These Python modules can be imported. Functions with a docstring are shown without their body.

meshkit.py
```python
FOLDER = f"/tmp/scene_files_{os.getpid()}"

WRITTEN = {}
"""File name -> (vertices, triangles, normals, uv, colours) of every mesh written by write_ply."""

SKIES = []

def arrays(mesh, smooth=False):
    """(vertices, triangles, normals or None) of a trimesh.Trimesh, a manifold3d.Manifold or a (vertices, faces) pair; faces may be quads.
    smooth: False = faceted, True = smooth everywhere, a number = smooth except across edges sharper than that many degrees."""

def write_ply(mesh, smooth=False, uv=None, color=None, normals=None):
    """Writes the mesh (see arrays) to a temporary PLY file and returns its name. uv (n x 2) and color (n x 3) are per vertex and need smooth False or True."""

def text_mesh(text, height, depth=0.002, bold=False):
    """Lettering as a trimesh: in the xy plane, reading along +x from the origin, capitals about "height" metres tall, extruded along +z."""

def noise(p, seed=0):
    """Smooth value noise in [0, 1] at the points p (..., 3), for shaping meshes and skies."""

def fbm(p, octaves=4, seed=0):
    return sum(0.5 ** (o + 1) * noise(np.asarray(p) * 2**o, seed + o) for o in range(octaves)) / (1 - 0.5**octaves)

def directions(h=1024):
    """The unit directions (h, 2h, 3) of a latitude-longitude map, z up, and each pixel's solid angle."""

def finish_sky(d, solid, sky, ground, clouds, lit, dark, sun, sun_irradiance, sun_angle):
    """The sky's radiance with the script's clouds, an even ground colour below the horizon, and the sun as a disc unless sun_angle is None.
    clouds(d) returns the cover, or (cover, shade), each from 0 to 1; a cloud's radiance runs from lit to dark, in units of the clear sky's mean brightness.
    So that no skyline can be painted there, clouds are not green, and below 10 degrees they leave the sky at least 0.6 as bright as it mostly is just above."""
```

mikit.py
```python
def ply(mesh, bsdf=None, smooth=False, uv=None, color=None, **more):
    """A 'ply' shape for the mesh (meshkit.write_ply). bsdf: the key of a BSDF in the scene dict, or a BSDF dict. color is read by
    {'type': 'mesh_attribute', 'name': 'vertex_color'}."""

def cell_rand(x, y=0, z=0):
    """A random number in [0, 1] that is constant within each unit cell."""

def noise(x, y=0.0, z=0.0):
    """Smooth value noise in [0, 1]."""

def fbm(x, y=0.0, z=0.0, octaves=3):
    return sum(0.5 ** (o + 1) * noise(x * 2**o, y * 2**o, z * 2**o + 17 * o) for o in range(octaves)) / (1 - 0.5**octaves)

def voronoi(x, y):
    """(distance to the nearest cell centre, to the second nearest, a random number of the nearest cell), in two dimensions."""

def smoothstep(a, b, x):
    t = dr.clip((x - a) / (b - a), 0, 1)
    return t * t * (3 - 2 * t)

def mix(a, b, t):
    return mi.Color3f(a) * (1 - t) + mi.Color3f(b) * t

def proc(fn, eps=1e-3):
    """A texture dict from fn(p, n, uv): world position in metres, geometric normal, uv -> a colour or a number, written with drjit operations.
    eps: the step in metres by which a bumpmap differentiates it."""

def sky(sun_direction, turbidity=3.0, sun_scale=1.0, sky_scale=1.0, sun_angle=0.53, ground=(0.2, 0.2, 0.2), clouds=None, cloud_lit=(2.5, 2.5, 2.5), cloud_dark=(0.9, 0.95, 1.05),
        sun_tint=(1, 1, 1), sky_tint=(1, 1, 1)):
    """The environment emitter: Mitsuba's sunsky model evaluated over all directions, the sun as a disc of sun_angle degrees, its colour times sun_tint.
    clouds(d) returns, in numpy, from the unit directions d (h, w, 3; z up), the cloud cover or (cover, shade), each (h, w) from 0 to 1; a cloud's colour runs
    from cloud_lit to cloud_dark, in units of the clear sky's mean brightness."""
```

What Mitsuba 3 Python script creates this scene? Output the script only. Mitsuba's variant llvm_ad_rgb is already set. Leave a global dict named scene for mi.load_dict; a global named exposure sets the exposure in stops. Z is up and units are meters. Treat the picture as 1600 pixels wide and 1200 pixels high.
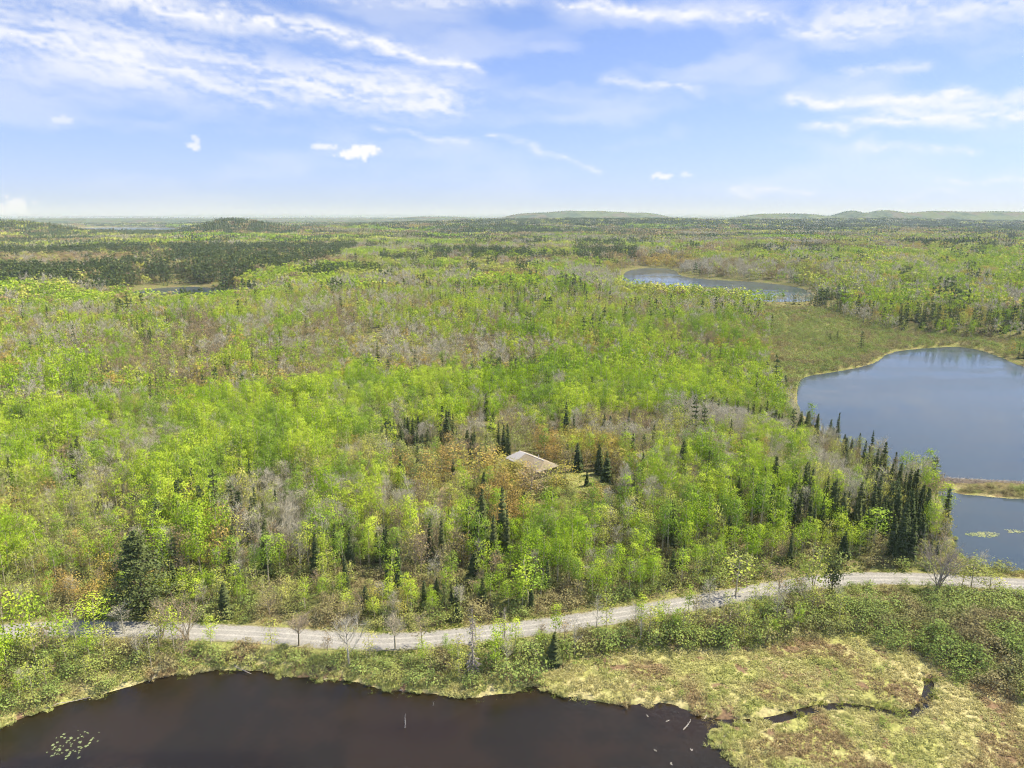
import math, random
import numpy as np, trimesh, shapely, drjit as dr, mitsuba as mi
import mikit, meshkit
from shapely.geometry import Polygon, LineString, Point
from mikit import noise, mix, smoothstep, proc, cell_rand

T = mi.ScalarTransform4f
random.seed(7)
RNG = np.random.default_rng(7)
scene, labels = {}, {}

# ------------------------------------------------------------------ camera, sky, exposure
EYE = np.array([0.0, 0.0, 90.0])
PITCH = math.radians(13.4)
FOV = 71.58
exposure = 2.5
HAZE = 0.00005
scene['camera'] = {
    'type': 'perspective', 'fov': FOV, 'fov_axis': 'x', 'near_clip': 1.0, 'far_clip': 60000.0,
    'to_world': T().look_at(origin=EYE.tolist(), target=[0, math.cos(PITCH), 90 - math.sin(PITCH)], up=[0, 0, 1]),
    'medium': {'type': 'ref', 'id': 'haze_air'}}
SUN = (0.64, 0.20, 0.86)

CIRRUS = [  # (azimuth, elevation) points in degrees, half width at both ends, strength
    ([(-40, 14.2), (-26.2, 13.7), (-21.2, 13.2), (-14.8, 12.9), (-8.5, 11.7), (-3.1, 10.7)], 1.1, .35, .95),
    ([(-42, 10.8), (-32.6, 10.8), (-27, 10.4), (-21.5, 9.7), (-15.5, 9.3), (-9.6, 8.9), (-5.3, 8.5)], 2.3, 1.5, .74),
    ([(-26.7, 9.3), (-21.6, 8.5), (-17.8, 7.6)], .5, .25, .45),
    ([(-15.1, 8.6), (-9.6, 8.2), (-5.3, 7.7)], .5, .4, .5),
    ([(-20, 15.6), (-12.9, 15.0), (0, 14.9)], .6, .5, .5),
    ([(3.8, 14.8), (7.5, 14.4), (12.5, 14.0)], .4, .4, .9),
    ([(13, 13.9), (17.4, 13.3), (21.7, 12.2)], .7, .5, .7),
    ([(23, 12.4), (28.2, 12.7), (34, 12.9), (44, 12.6)], 1.3, 1.5, .62),
    ([(20.4, 8.0), (25.7, 7.5), (30.6, 7.6)], .35, .45, .85),
    ([(21.8, 6.1), (27.1, 6.2), (34.9, 6.2), (46, 6.4)], .4, .7, .85),
    ([(26.2, 6.8), (30.7, 7.0), (34.7, 7.2), (44, 7.6)], .3, .5, .6),
    ([(25.3, 4.7), (29.2, 4.3), (32.1, 4.1)], .3, .25, .7),
    ([(23.9, 9.5), (26.7, 9.5), (28.5, 9.5)], .35, .3, .45),
    ([(7.2, 9.7), (10.5, 9.2), (14, 9.0)], .35, .35, .55),
    ([(-1.5, 6.0), (1.5, 5.1), (6.4, 3.5)], .22, .15, .5),
    ([(-10.2, 6.3), (-7.3, 5.8), (-3.9, 5.2)], .16, .2, .4),
    ([(17, 1.8), (19.6, 1.6), (22, 1.4)], .3, .25, .55),
    ([(30, 2.1), (32.3, 2.1), (36, 2.2)], .12, .12, .5),
    ([(28, 1.3), (31, 1.4)], .15, .15, .4)]
PUFFS = [(-11.6, 4.55, 1.05, .5, 1), (-12.5, 4.35, .8, .32, 1), (-10.9, 4.75, .75, .55, 1), (-14.1, 4.95, .9, .22, .8), (-14.6, 4.8, .5, .2, .6),
         (-23.2, 4.75, .55, .4, .75), (-22.9, 5.05, .35, .3, .6), (-34.1, .5, .9, .6, .9), (-35.2, .35, .9, .5, .9), (-33.8, .8, .4, .4, .8),
         (11.4, 2.85, .8, .2, .85), (13.4, 2.95, .45, .18, .6), (-31, 6.0, .8, .25, .6)]


def cloud_cover(d):
    az, el = np.degrees(np.arctan2(d[..., 0], d[..., 1])), np.degrees(np.arcsin(np.clip(d[..., 2], -1, 1)))
    q = np.stack([az, el, 0 * az], -1)
    w1, w2 = meshkit.fbm(q * [.5, .9, 1], 4, 3) - .5, meshkit.fbm(q * [.5, .9, 1], 4, 11) - .5
    a, e = az + 1.6 * w1, el + 1.1 * w2
    streak = meshkit.fbm(np.stack([a * .35 + e * .25, e * 2.6 + a * .35, 0 * a], -1), 5, 21)
    fine = meshkit.fbm(np.stack([a * 1.6, e * 5 + a * .9, 0 * a], -1), 4, 31)
    tex = np.clip((.55 * streak + .45 * fine - .36) / .24, 0, 1)
    cover = np.zeros_like(az)
    for pts, h0, h1, s in CIRRUS:
        best = np.zeros_like(az)
        n = len(pts) - 1
        for i, ((x0, y0), (x1, y1)) in enumerate(zip(pts, pts[1:])):
            L2 = (x1 - x0) ** 2 + (y1 - y0) ** 2
            t = np.clip(((a - x0) * (x1 - x0) + (e - y0) * (y1 - y0)) / L2, 0, 1)
            g = (i + t) / n
            hw = h0 + (h1 - h0) * g
            dist = np.hypot((a - x0 - t * (x1 - x0)) * .55, e - y0 - t * (y1 - y0))
            best = np.maximum(best, np.exp(-(dist / hw) ** 2 * 1.1))
        cover = cover + (1 - cover) * min(1, s * 1.15) * best * (.22 + .78 * tex)
    band = np.exp(-((el - 10) / 9) ** 2)
    far = np.clip((np.abs(az) - 38) / 12, 0, 1)
    high = np.clip((el - 15.5) / 6, 0, 1)
    wide = meshkit.fbm(np.stack([d[..., 0] * 3 / (d[..., 2] + .25), d[..., 1] * 6 / (d[..., 2] + .25), 0 * az], -1), 5, 41)
    cover = cover + (1 - cover) * .75 * np.clip((wide - .48) / .2, 0, 1) * np.maximum(far, high)
    veil = meshkit.fbm(np.stack([a * .12 + 3, e * .5, 0 * a], -1), 4, 51)
    cover = cover + (1 - cover) * .34 * np.clip((veil - .45) / .25, 0, 1) * band
    cover = cover + (1 - cover) * .18 * np.exp(-np.clip(el, 0, 90) / 2.2)
    lump = meshkit.fbm(q * 2.6, 4, 61)
    for x, y, rx, ry, s in PUFFS:
        k = 1 - np.hypot((az - x) / rx, (el - y) / ry) + (lump - .5) * 1.5
        cover = np.maximum(cover, s * np.clip(k / .3, 0, 1))
    return np.clip(cover, 0, 1)


scene['sky'] = mikit.sky(SUN, turbidity=2.4, sun_scale=1.0, sky_scale=.8, sun_angle=1.0, ground=(.11, .13, .05), clouds=cloud_cover,
                         cloud_lit=(2.55, 2.56, 2.62), cloud_dark=(1.5, 1.55, 1.7), sky_tint=(1.03, .94, 1.2), sun_tint=(.97, 1.02, 1.0))

# ------------------------------------------------------------------ layout of the place, metres (x east, y away, camera above 0,0)
P_POND = [(-108, 95), (-100, 102.8), (-92.6, 110.6), (-88.4, 114.9), (-80.2, 119.4), (-71.5, 124.3), (-64.9, 126.7), (-56.2, 127.8), (-49.2, 126.3), (-41, 124.7), (-30.6, 123.9), (-25, 121.3), (-18.6, 120.4), (-12.3, 119.2), (-6.1, 118.5), (0, 120.4), (3.8, 122.7), (6.3, 121.3), (12.3, 118.5), (19.4, 117), (25.4, 116.7), (30.3, 116.7), (34.4, 114), (39, 112.4), (43.5, 111.6), (39, 110.4), (35.6, 109.6), (35, 107.4), (36.4, 104.3), (38.8, 100), (40.5, 94), (42.8, 84.7), (40, 56), (30, 20), (-40, 10), (-90, 50)]
P_STREAM = [(30, 112.6), (32.7, 111.8), (40.7, 111.3), (48, 112.1), (55, 114.9), (61.6, 116.3), (67.1, 115.2), (71.1, 113.8), (74.6, 113.7), (78.5, 117.2), (81.7, 121.3), (82.6, 123.5)]
P_LAKE = [(150.1, 363.8), (160.7, 386.5), (180, 398), (204.9, 412), (224.8, 428.9), (245.6, 458), (267.7, 471.7), (289.1, 478.8), (309.6, 483.7), (315.1, 464.8), (309.7, 434.9), (303.6, 412), (327.9, 394.6), (360.8, 371.1), (355, 319), (299, 263), (244, 232), (207, 224.3), (174.2, 226.3), (153.9, 229.7), (139.1, 232.8), (135.5, 243.2), (130.4, 254.4), (128.2, 271.5), (129.4, 298.5), (136.7, 331.1)]
P_DAM = [(136, 231.3), (147.3, 229.4), (157.1, 227.6), (165.1, 226.4), (172.9, 225.2), (188.4, 222.9), (205, 221.5)]
P_LOWPOND = [(141.7, 223.5), (148.8, 224), (169.2, 221.5), (182, 212), (178.4, 190.8), (166, 163.5), (154.7, 162.5), (140.3, 164), (131, 165.2), (125.3, 166.8), (120.7, 169.9), (119.5, 174.9), (123.9, 184.5), (131.3, 199.7)]
P_ISLET = [(146.5, 222.5), (158.8, 225), (181.9, 223), (200.8, 217.3), (186, 210), (172, 213), (162, 215.2), (152, 218), (146, 219.6)]
P_MIDLAKE = [(160, 1049), (190, 1173), (230, 1231), (273, 1201), (243.9, 1049), (276.5, 996.6), (329, 967), (357, 905), (354, 843), (318, 745), (288, 735), (248, 735), (208, 770), (165, 800), (135, 830)]
P_FARPOND = [(-440, 800), (-385, 735), (-318, 684), (-285, 745), (-330, 850), (-395, 905), (-450, 880)]
P_FARLAKE = [(-1790, 3000), (-1420, 3000), (-2000, 4683), (-2712, 5409), (-3300, 5409)]
P_FARRIGHT = [(1283, 1917), (1557, 1849), (1892, 2251), (1665, 2354), (1514, 2251)]
P_ROAD = [(-200, 120), (-142, 132), (-125.6, 134.9), (-111, 137.5), (-102, 138.5), (-93.7, 138.6), (-83.9, 138.6), (-69.5, 137.7), (-55.2, 136.6), (-43.8, 135.1), (-32.6, 133.8), (-24.4, 133.8), (-15.4, 134.9), (0, 138), (14.2, 141.5), (29.2, 145.4), (45, 150.1), (56.6, 153.6), (68.8, 157.5), (79.2, 159.7), (86, 160.8), (95.6, 160.8), (101.8, 160.5), (113.6, 159), (123.9, 158), (139.1, 155.4), (164.6, 149.8), (215, 136)]
P_DRIVE = [(-6, 217), (-13, 216), (-19, 211.5), (-21.5, 205), (-21.5, 197), (-20, 188), (-19, 184)]
P_LAWN = [(14, 215), (18, 221), (27, 218.5), (29, 211.4), (24, 204), (17.5, 206)]
P_YARD = [(-18, 219), (-8.5, 221.7), (-2, 218), (0, 213), (-6, 211), (-16, 212.6)]
P_MARSH = [(3.8, 121), (7.9, 128.5), (21.8, 131.5), (38.8, 133.2), (55, 134), (76.3, 140.5), (84.6, 134.3), (92.7, 123.6), (112, 116), (130, 108), (120, 60), (60, 40), (31.6, 68.8), (33.9, 107.6), (34.5, 114.2), (19.3, 116.4)]
P_ALDER = [(77, 148), (92, 153.5), (118, 151), (150, 143), (160, 120), (135, 104), (115.2, 109), (96.4, 116.3), (91.2, 119.4), (87.7, 126), (83.9, 131), (78.3, 134), (74, 141)]
P_SHRUBMARSH = [(227, 670), (308, 735), (278, 577), (297.6, 526.8), (346, 499), (432, 472), (440, 400), (355, 384), (330, 420), (309, 484), (249, 465), (199.8, 408), (161.8, 388), (150, 366), (139.9, 341.9), (135, 355), (148, 400), (163, 439), (202, 538)]
C_HOUSE, HOUSE_ANGLE = (6.5, 222.0), math.atan2(-.78, .62)


def chaikin(pts, n=2, closed=True):
    p = np.array(pts, float)
    for _ in range(n):
        q = np.roll(p, -1, 0) if closed else p[1:]
        b = p if closed else p[:-1]
        r = np.stack([.75 * b + .25 * q, .25 * b + .75 * q], 1).reshape(-1, 2)
        p = r if closed else np.vstack([p[:1], r, p[-1:]])
    return p


G = {k: Polygon(chaikin(v)).buffer(0) for k, v in dict(pond=P_POND, lake=P_LAKE, low=P_LOWPOND, islet=P_ISLET, mid=P_MIDLAKE, farpond=P_FARPOND, farlake=P_FARLAKE, farright=P_FARRIGHT,
                                                       lawn=P_LAWN, yard=P_YARD, marsh=P_MARSH, alder=P_ALDER, shrubmarsh=P_SHRUBMARSH).items()}
G['low'] = G['low'].difference(G['islet'])
L_STREAM, L_ROAD, L_DRIVE, L_DAM = (LineString(chaikin(p, 2, False)) for p in (P_STREAM, P_ROAD, P_DRIVE, P_DAM))
HOUSE_BOX = Polygon([(C_HOUSE[0] + a * math.cos(HOUSE_ANGLE) - b * math.sin(HOUSE_ANGLE), C_HOUSE[1] + a * math.sin(HOUSE_ANGLE) + b * math.cos(HOUSE_ANGLE)) for a, b in ((-8.5, -4.5), (8.5, -4.5), (8.5, 4.5), (-8.5, 4.5))])
for g in [*G.values(), L_STREAM, L_ROAD, L_DRIVE, L_DAM, HOUSE_BOX]:
    shapely.prepare(g)
LEVEL = dict(pond=0.0, lake=1.6, low=.6, mid=2.0, farpond=2.0, farlake=0.0, farright=0.0)


def sdist(g, x, y, pad=80.0):
    """Signed distance to an area (negative inside) or the distance to a line; 1e4 beyond pad."""
    x, y = np.asarray(x, float), np.asarray(y, float)
    out = np.full(x.shape, 1e4)
    x0, y0, x1, y1 = g.bounds
    m = (x > x0 - pad) & (x < x1 + pad) & (y > y0 - pad) & (y < y1 + pad)
    if m.any():
        p = shapely.points(x[m], y[m])
        if g.geom_type == 'LineString':
            out[m] = shapely.distance(p, g)
        else:
            out[m] = np.where(shapely.contains_xy(g, x[m], y[m]), -1, 1) * shapely.distance(p, g.boundary)
    return out


def sst(a, b, x):
    t = np.clip((x - a) / (b - a), 0, 1)
    return t * t * (3 - 2 * t)


def fb(x, y, s, seed, o=3):
    return meshkit.fbm(np.stack([x / s, y / s, 0 * x], -1), o, seed)


HILLS = [(-1060, 2760, 130, 200, 47), (-830, 2850, 300, 260, 16), (-1640, 2450, 170, 200, 34), (-1950, 2450, 260, 240, 36), (-2500, 2500, 420, 300, 36), (-400, 3500, 500, 300, 28),
         (100, 4300, 900, 350, 38), (900, 4000, 600, 300, 34), (1500, 4600, 700, 350, 34), (-80, 3100, 350, 250, 14), (2600, 5200, 900, 400, 36),
         (100, 8900, 300, 500, 76), (600, 8800, 380, 500, 106), (1150, 8900, 400, 500, 102), (1700, 9100, 330, 500, 80), (2750, 8000, 500, 400, 72), (3300, 8000, 400, 400, 60),
         (3640, 7800, 110, 450, 72), (3940, 7800, 240, 450, 100), (4450, 7800, 400, 450, 100), (5100, 7800, 480, 450, 92), (5800, 7800, 500, 450, 68), (6500, 7700, 800, 500, 55),
         (-5200, 11500, 2500, 900, 14), (-7600, 10800, 2200, 900, 15), (-2200, 12000, 2600, 900, 14), (600, 12500, 3000, 900, 14), (-900, 9500, 900, 500, 44), (4000, 12500, 4000, 900, 26), (-4200, 8200, 1500, 500, 26), (-6500, 7600, 1600, 600, 30)]


def height(x, y):
    x, y = np.asarray(x, float), np.asarray(y, float)
    r = np.hypot(x, y)
    z = 2 + 6 * sst(146, 222, y + .1 * np.abs(x)) * (1 - sst(60, 125, x) * (y < 420)) + 5 * sst(260, 520, y) * (1 - sst(90, 220, x) * (1 - sst(600, 800, y)))
    z = z + 7 * np.exp(-((x + 90) / 150) ** 2 - ((y - 540) / 120) ** 2)
    amp = 1.2 + 6 * sst(500, 2500, r)
    z = z + amp * 1.6 * (fb(x, y, 170, 1) - .5) * sst(150, 260, y) + 13 * (fb(x, y, 700, 2) - .45) * sst(900, 2600, r)
    for hx, hy, sx, sy, h in HILLS:
        z = z + h * np.exp(-((x - hx) / sx) ** 2 - ((y - hy) / sy) ** 2)
    z = z + 22 * (fb(x, y, 900, 5, 4) - .45) * sst(2500, 7000, r)
    z = np.maximum(z, .5)
    wig = 1.6 * (fb(x, y, 5, 8) - .5)
    dm = sdist(G['marsh'], x, y)
    z = np.where(dm < 6, z + (.38 + .3 * fb(x, y, 4, 9) - z) * sst(5, -1, dm), z)
    ds = sdist(G['shrubmarsh'], x, y)
    z = np.where(ds < 25, z + (2.3 + .5 * fb(x, y, 9, 9) - z) * sst(25, 0, ds), z)
    beds = []
    for k, lv in LEVEL.items():
        d = sdist(G[k], x, y, 160) + (wig if k in ('pond', 'lake', 'low') else 0)
        m = d < 150
        dp = np.maximum(d, 0)
        out = np.minimum(np.where(d < 7, np.maximum(z, lv + np.minimum(.35, .06 + .12 * dp)), z), lv + .3 + .1 * dp + .0012 * dp ** 2)
        z = np.where(m, np.where(d > 0, out, z), z)
        beds.append((d <= 0, np.maximum(lv - 1.6, lv + .06 + d * .35)))
    for inside, bed in beds:
        z = np.where(inside, bed, z)
    dst = sdist(L_STREAM, x, y, 30)
    z = np.where(dst < 3, np.minimum(z, -.5 + .75 * np.maximum(dst - .25, 0)), z)
    di = sdist(G['islet'], x, y, 20)
    z = np.where(di < 0, np.maximum(z, .68 + .5 * fb(x, y, 4, 9) - .15), z)
    dd = sdist(L_DAM, x, y, 20)
    z = np.where(dd < 3.2, np.maximum(z, 1.95 - .5 * np.maximum(dd - .6, 0)), z)
    dro = sdist(L_ROAD, x, y, 40)
    z = np.where(dro < 10, z + (1.9 - z) * sst(9, 3.6, dro), z)
    dh = sdist(HOUSE_BOX, x, y, 30)
    z = np.where(dh < 14, z + (8 - z) * sst(14, 3, dh), z)
    return z


# ------------------------------------------------------------------ materials
def leafy(c1, c2, bark, c3=None, var=.5):
    def fn(p, n, uv):
        t = smoothstep(.3, .7, noise(p.x / 31, p.y / 31, 3) * .5 + noise(p.x / 5, p.y / 5, 7) * .5)
        c = mix(c1, c2, t)
        if c3 is not None:
            c = mix(c, c3, smoothstep(.52, .75, noise(p.x / 7, p.y / 7, 21)))
        c = c * (1 - var / 2 + var * uv.x)
        return dr.select(uv.y > .5, mi.Color3f(bark) * (.65 + .7 * uv.x), c)
    return proc(fn)


def thin(tex, trans=.2, rough=.6):
    return {'type': 'principledthin', 'base_color': tex, 'roughness': rough, 'diff_trans': trans, 'eta': 1.3}


PALE, GREY, BROWN, DARK = (.50, .46, .36), (.38, .35, .28), (.22, .17, .12), (.11, .09, .07)
scene['leaf_aspen'] = thin(leafy((.29, .44, .035), (.47, .59, .07), PALE, (.24, .37, .055), .4))
scene['leaf_birch'] = thin(leafy((.41, .50, .09), (.53, .54, .13), PALE, (.34, .40, .11), .4))
scene['leaf_bare'] = thin(leafy((.38, .38, .24), (.36, .35, .23), (.52, .50, .42)), .3)
scene['leaf_budding'] = thin(leafy((.37, .29, .15), (.31, .25, .16), (.38, .33, .25), (.38, .37, .13)), .3)
scene['leaf_maple'] = thin(leafy((.50, .42, .11), (.42, .40, .10), (.34, .28, .22), (.50, .38, .13)), .5)
scene['leaf_spruce'] = thin(leafy((.115, .14, .055), (.08, .11, .045), DARK), .25)
scene['leaf_pine'] = thin(leafy((.14, .18, .07), (.10, .145, .06), DARK), .25)
scene['leaf_shrub'] = thin(leafy((.27, .35, .09), (.36, .39, .13), BROWN, (.33, .31, .15)), .35)
scene['leaf_alder'] = thin(leafy((.23, .32, .09), (.33, .42, .13), BROWN, (.29, .27, .14), .7), .4)
scene['leaf_dead'] = thin(leafy((.30, .27, .23), (.22, .20, .17), (.34, .31, .28)), .2)
scene['straw'] = thin(leafy((.58, .55, .28), (.48, .52, .19), (.40, .33, .2), (.44, .36, .2)), .5)
scene['verge_blades'] = thin(leafy((.34, .36, .10), (.24, .31, .07), (.40, .33, .2), (.42, .36, .18)), .6)


def ground_colour(p, n, uv):
    f1, f2, f3 = noise(p.x / .35, p.y / .35), noise(p.x / 2.2, p.y / 2.2, 5), noise(p.x / 9, p.y / 9, 9)
    litter = mix((.19, .165, .09), (.16, .175, .065), smoothstep(.3, .6, f2 * .6 + f3 * .4)) * (.6 + .8 * f1)
    marsh = mix(mix((.42, .39, .20), (.32, .33, .12), smoothstep(.35, .65, f2 * .5 + f3 * .5)), (.20, .14, .09), smoothstep(.62, .8, noise(p.x / 3.1, p.y / 3.1, 31))) * (.65 + .7 * f1)
    lawn = mix((.31, .29, .13), (.25, .28, .10), f2) * (.8 + .4 * f1)
    g1, g2 = noise(p.x / 22, p.y / 22, 3), noise(p.x / 180, p.y / 180, 4)
    canopy = mix(mix((.055, .085, .04), (.11, .14, .05), smoothstep(.3, .7, g2 * .6 + g1 * .4)), (.12, .11, .065), smoothstep(.55, .8, noise(p.x / 120, p.y / 120, 8)))
    c = mix(litter, marsh, dr.clip(uv.x, 0, 1))
    c = mix(c, canopy, dr.clip(uv.x - 1, 0, 1))
    return mix(c, lawn, dr.clip(uv.y, 0, 1))


scene['ground_mat'] = {'type': 'diffuse', 'reflectance': proc(ground_colour)}


def road_colour(p, n, uv):
    a = dr.abs(uv.x - .5)
    track = smoothstep(.07, .0, dr.abs(a - .14)) * (.4 + .6 * noise(p.x / 3, p.y / 3, 3))
    edge = smoothstep(.36, .5, a + .09 * (noise(p.x / .9, p.y / .9, 5) - .5))
    c = mix((.31, .31, .30), (.43, .425, .41), dr.clip(track, 0, 1)) * (.82 + .3 * noise(p.x / .25, p.y / .25)) * (.9 + .2 * noise(p.x / 4, p.y / 4, 8))
    return mix(c, mi.Color3f(.26, .25, .17) * (.7 + .6 * noise(p.x / .4, p.y / .4, 2)), edge)


scene['road_mat'] = {'type': 'diffuse', 'reflectance': proc(road_colour)}
scene['track_mat'] = {'type': 'diffuse', 'reflectance': proc(lambda p, n, uv: mix((.46, .37, .25), (.36, .32, .18), smoothstep(.3, .7, noise(p.x / 1.2, p.y / 1.2) * .6 + noise(p.x / .3, p.y / .3, 4) * .4)))}


def water(col, col2, amp, scale, rough=.08):
    def bump(p, n, uv):
        gust = .12 + 1.3 * smoothstep(.4, .66, noise(p.x / 46, p.y / 24, 11) * .7 + noise(p.x / 9, p.y / 6, 12) * .3)
        w = noise(p.x / scale, p.y / (scale * .7), 1) + .5 * noise(p.x / (scale * .45), p.y / (scale * .3), 2)
        return w * gust * amp
    def colour(p, n, uv):
        return mix(col, col2, smoothstep(.35, .68, noise(p.x / 11, p.y / 11, 5) * .6 + noise(p.x / 3, p.y / 3, 6) * .25 + noise(p.x / .8, p.y / .8, 6) * .15))
    def ruffle(p, n, uv):
        return rough * (.6 + 2.2 * smoothstep(.42, .62, noise(p.x / 60, p.y / 14, 21) * .6 + noise(p.x / 15, p.y / 5, 22) * .4))
    return {'type': 'bumpmap', 'bump': proc(bump, .05), 'bsdf': {'type': 'principled', 'base_color': proc(colour), 'roughness': proc(ruffle), 'specular': .5}}


scene['water_brown'] = water((.014, .0105, .004), (.021, .0135, .0055), .02, .7, .1)
scene['water_lake'] = water((.042, .062, .078), (.046, .062, .074), .011, 1.1, .07)


def wood(c, v=.5):
    return {'type': 'diffuse', 'reflectance': proc(lambda p, n, uv: mi.Color3f(c) * (1 - v / 2 + v * noise(p.x * 2.3, p.y * 2.3, p.z * .8)))}


scene['wood_grey'] = wood((.45, .42, .38))
scene['wood_dark'] = wood((.20, .17, .14))
scene['stone'] = wood((.33, .32, .30), .8)
scene['lily'] = thin(leafy((.34, .37, .20), (.26, .32, .16), PALE), .2)


def put(key, mesh, bsdf, smooth=False, uv=None, **m):
    scene[key] = mikit.ply(mesh, bsdf, smooth, uv=uv, **m)


def tag(key, label=None, cat=None, group=None, kind=None):
    labels[key] = {k: v for k, v in (('label', label), ('category', cat), ('group', group), ('kind', kind)) if v}


USED = {}


def numbered(name):
    i = USED[name] = USED.get(name, -1) + 1
    return name if i == 0 else f'{name}_{i:03d}'


# ------------------------------------------------------------------ ground, water, road
def build_ground():
    th = np.concatenate([np.arange(-180, -56, 4), np.arange(-56, -44, .8), np.arange(-44, 44, .28), np.arange(44, 56, .8), np.arange(56, 180, 4)])
    th = np.radians(th)
    r = np.concatenate([np.linspace(0.5, 60, 12), 62 * np.exp(np.arange(0, math.log(26000 / 62), .0085))])
    R, TH = np.meshgrid(r, th, indexing='ij')
    x, y = R * np.sin(TH), R * np.cos(TH)
    z = height(x.ravel(), y.ravel()).reshape(x.shape)
    dmarsh = sdist(G['marsh'], x, y)
    xr, yr = x.ravel(), y.ravel()
    near = np.minimum(sdist(G['pond'], xr, yr, 30), sdist(G['low'], xr, yr, 30) + 4) + 3 * (fb(xr, yr, 4, 77) - .5)
    marsh = np.clip(np.maximum(sst(3, -2, dmarsh.ravel() + 4 * (fb(xr, yr, 5, 78) - .5)), sst(7, 2, near)), 0, 1)
    sm = sdist(G['shrubmarsh'], xr, yr, 40)
    marsh = np.maximum(marsh, .3 * sst(20, 0, sm))
    marsh = marsh + sst(5600, 6700, R.ravel()) * (2 - marsh)
    lawn = np.maximum(sst(2.5, -1, sdist(G['lawn'], xr, yr, 20)), sst(2.5, -1, sdist(G['yard'], xr, yr, 20)))
    lawn = np.maximum(lawn, .22 * sst(28, 8, sm))
    lawn = np.maximum(lawn, .7 * sst(7, 4, sdist(L_ROAD, xr, yr, 20) + 2 * (fb(xr, yr, 3, 79) - .5)))
    nr, nt = x.shape
    i, j = np.meshgrid(np.arange(nr - 1), np.arange(nt), indexing='ij')
    k = (j + 1) % nt
    q = np.stack([i * nt + j, i * nt + k, (i + 1) * nt + k, (i + 1) * nt + j], -1).reshape(-1, 4)
    put('ground', (np.stack([xr, yr, z.ravel()], -1), q), 'ground_mat', True, uv=np.stack([marsh, lawn], -1))
    tag('ground', 'forest floor, tan marsh and far wooded hills', kind='structure')


build_ground()


def flat(poly, z):
    v, f = trimesh.creation.triangulate_polygon(poly, engine='earcut')
    v = np.column_stack([v, np.full(len(v), z)])
    n = np.cross(v[f[:, 1]] - v[f[:, 0]], v[f[:, 2]] - v[f[:, 0]])[:, 2]
    f = np.where((n < 0)[:, None], f[:, ::-1], f)
    return v, f


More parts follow.
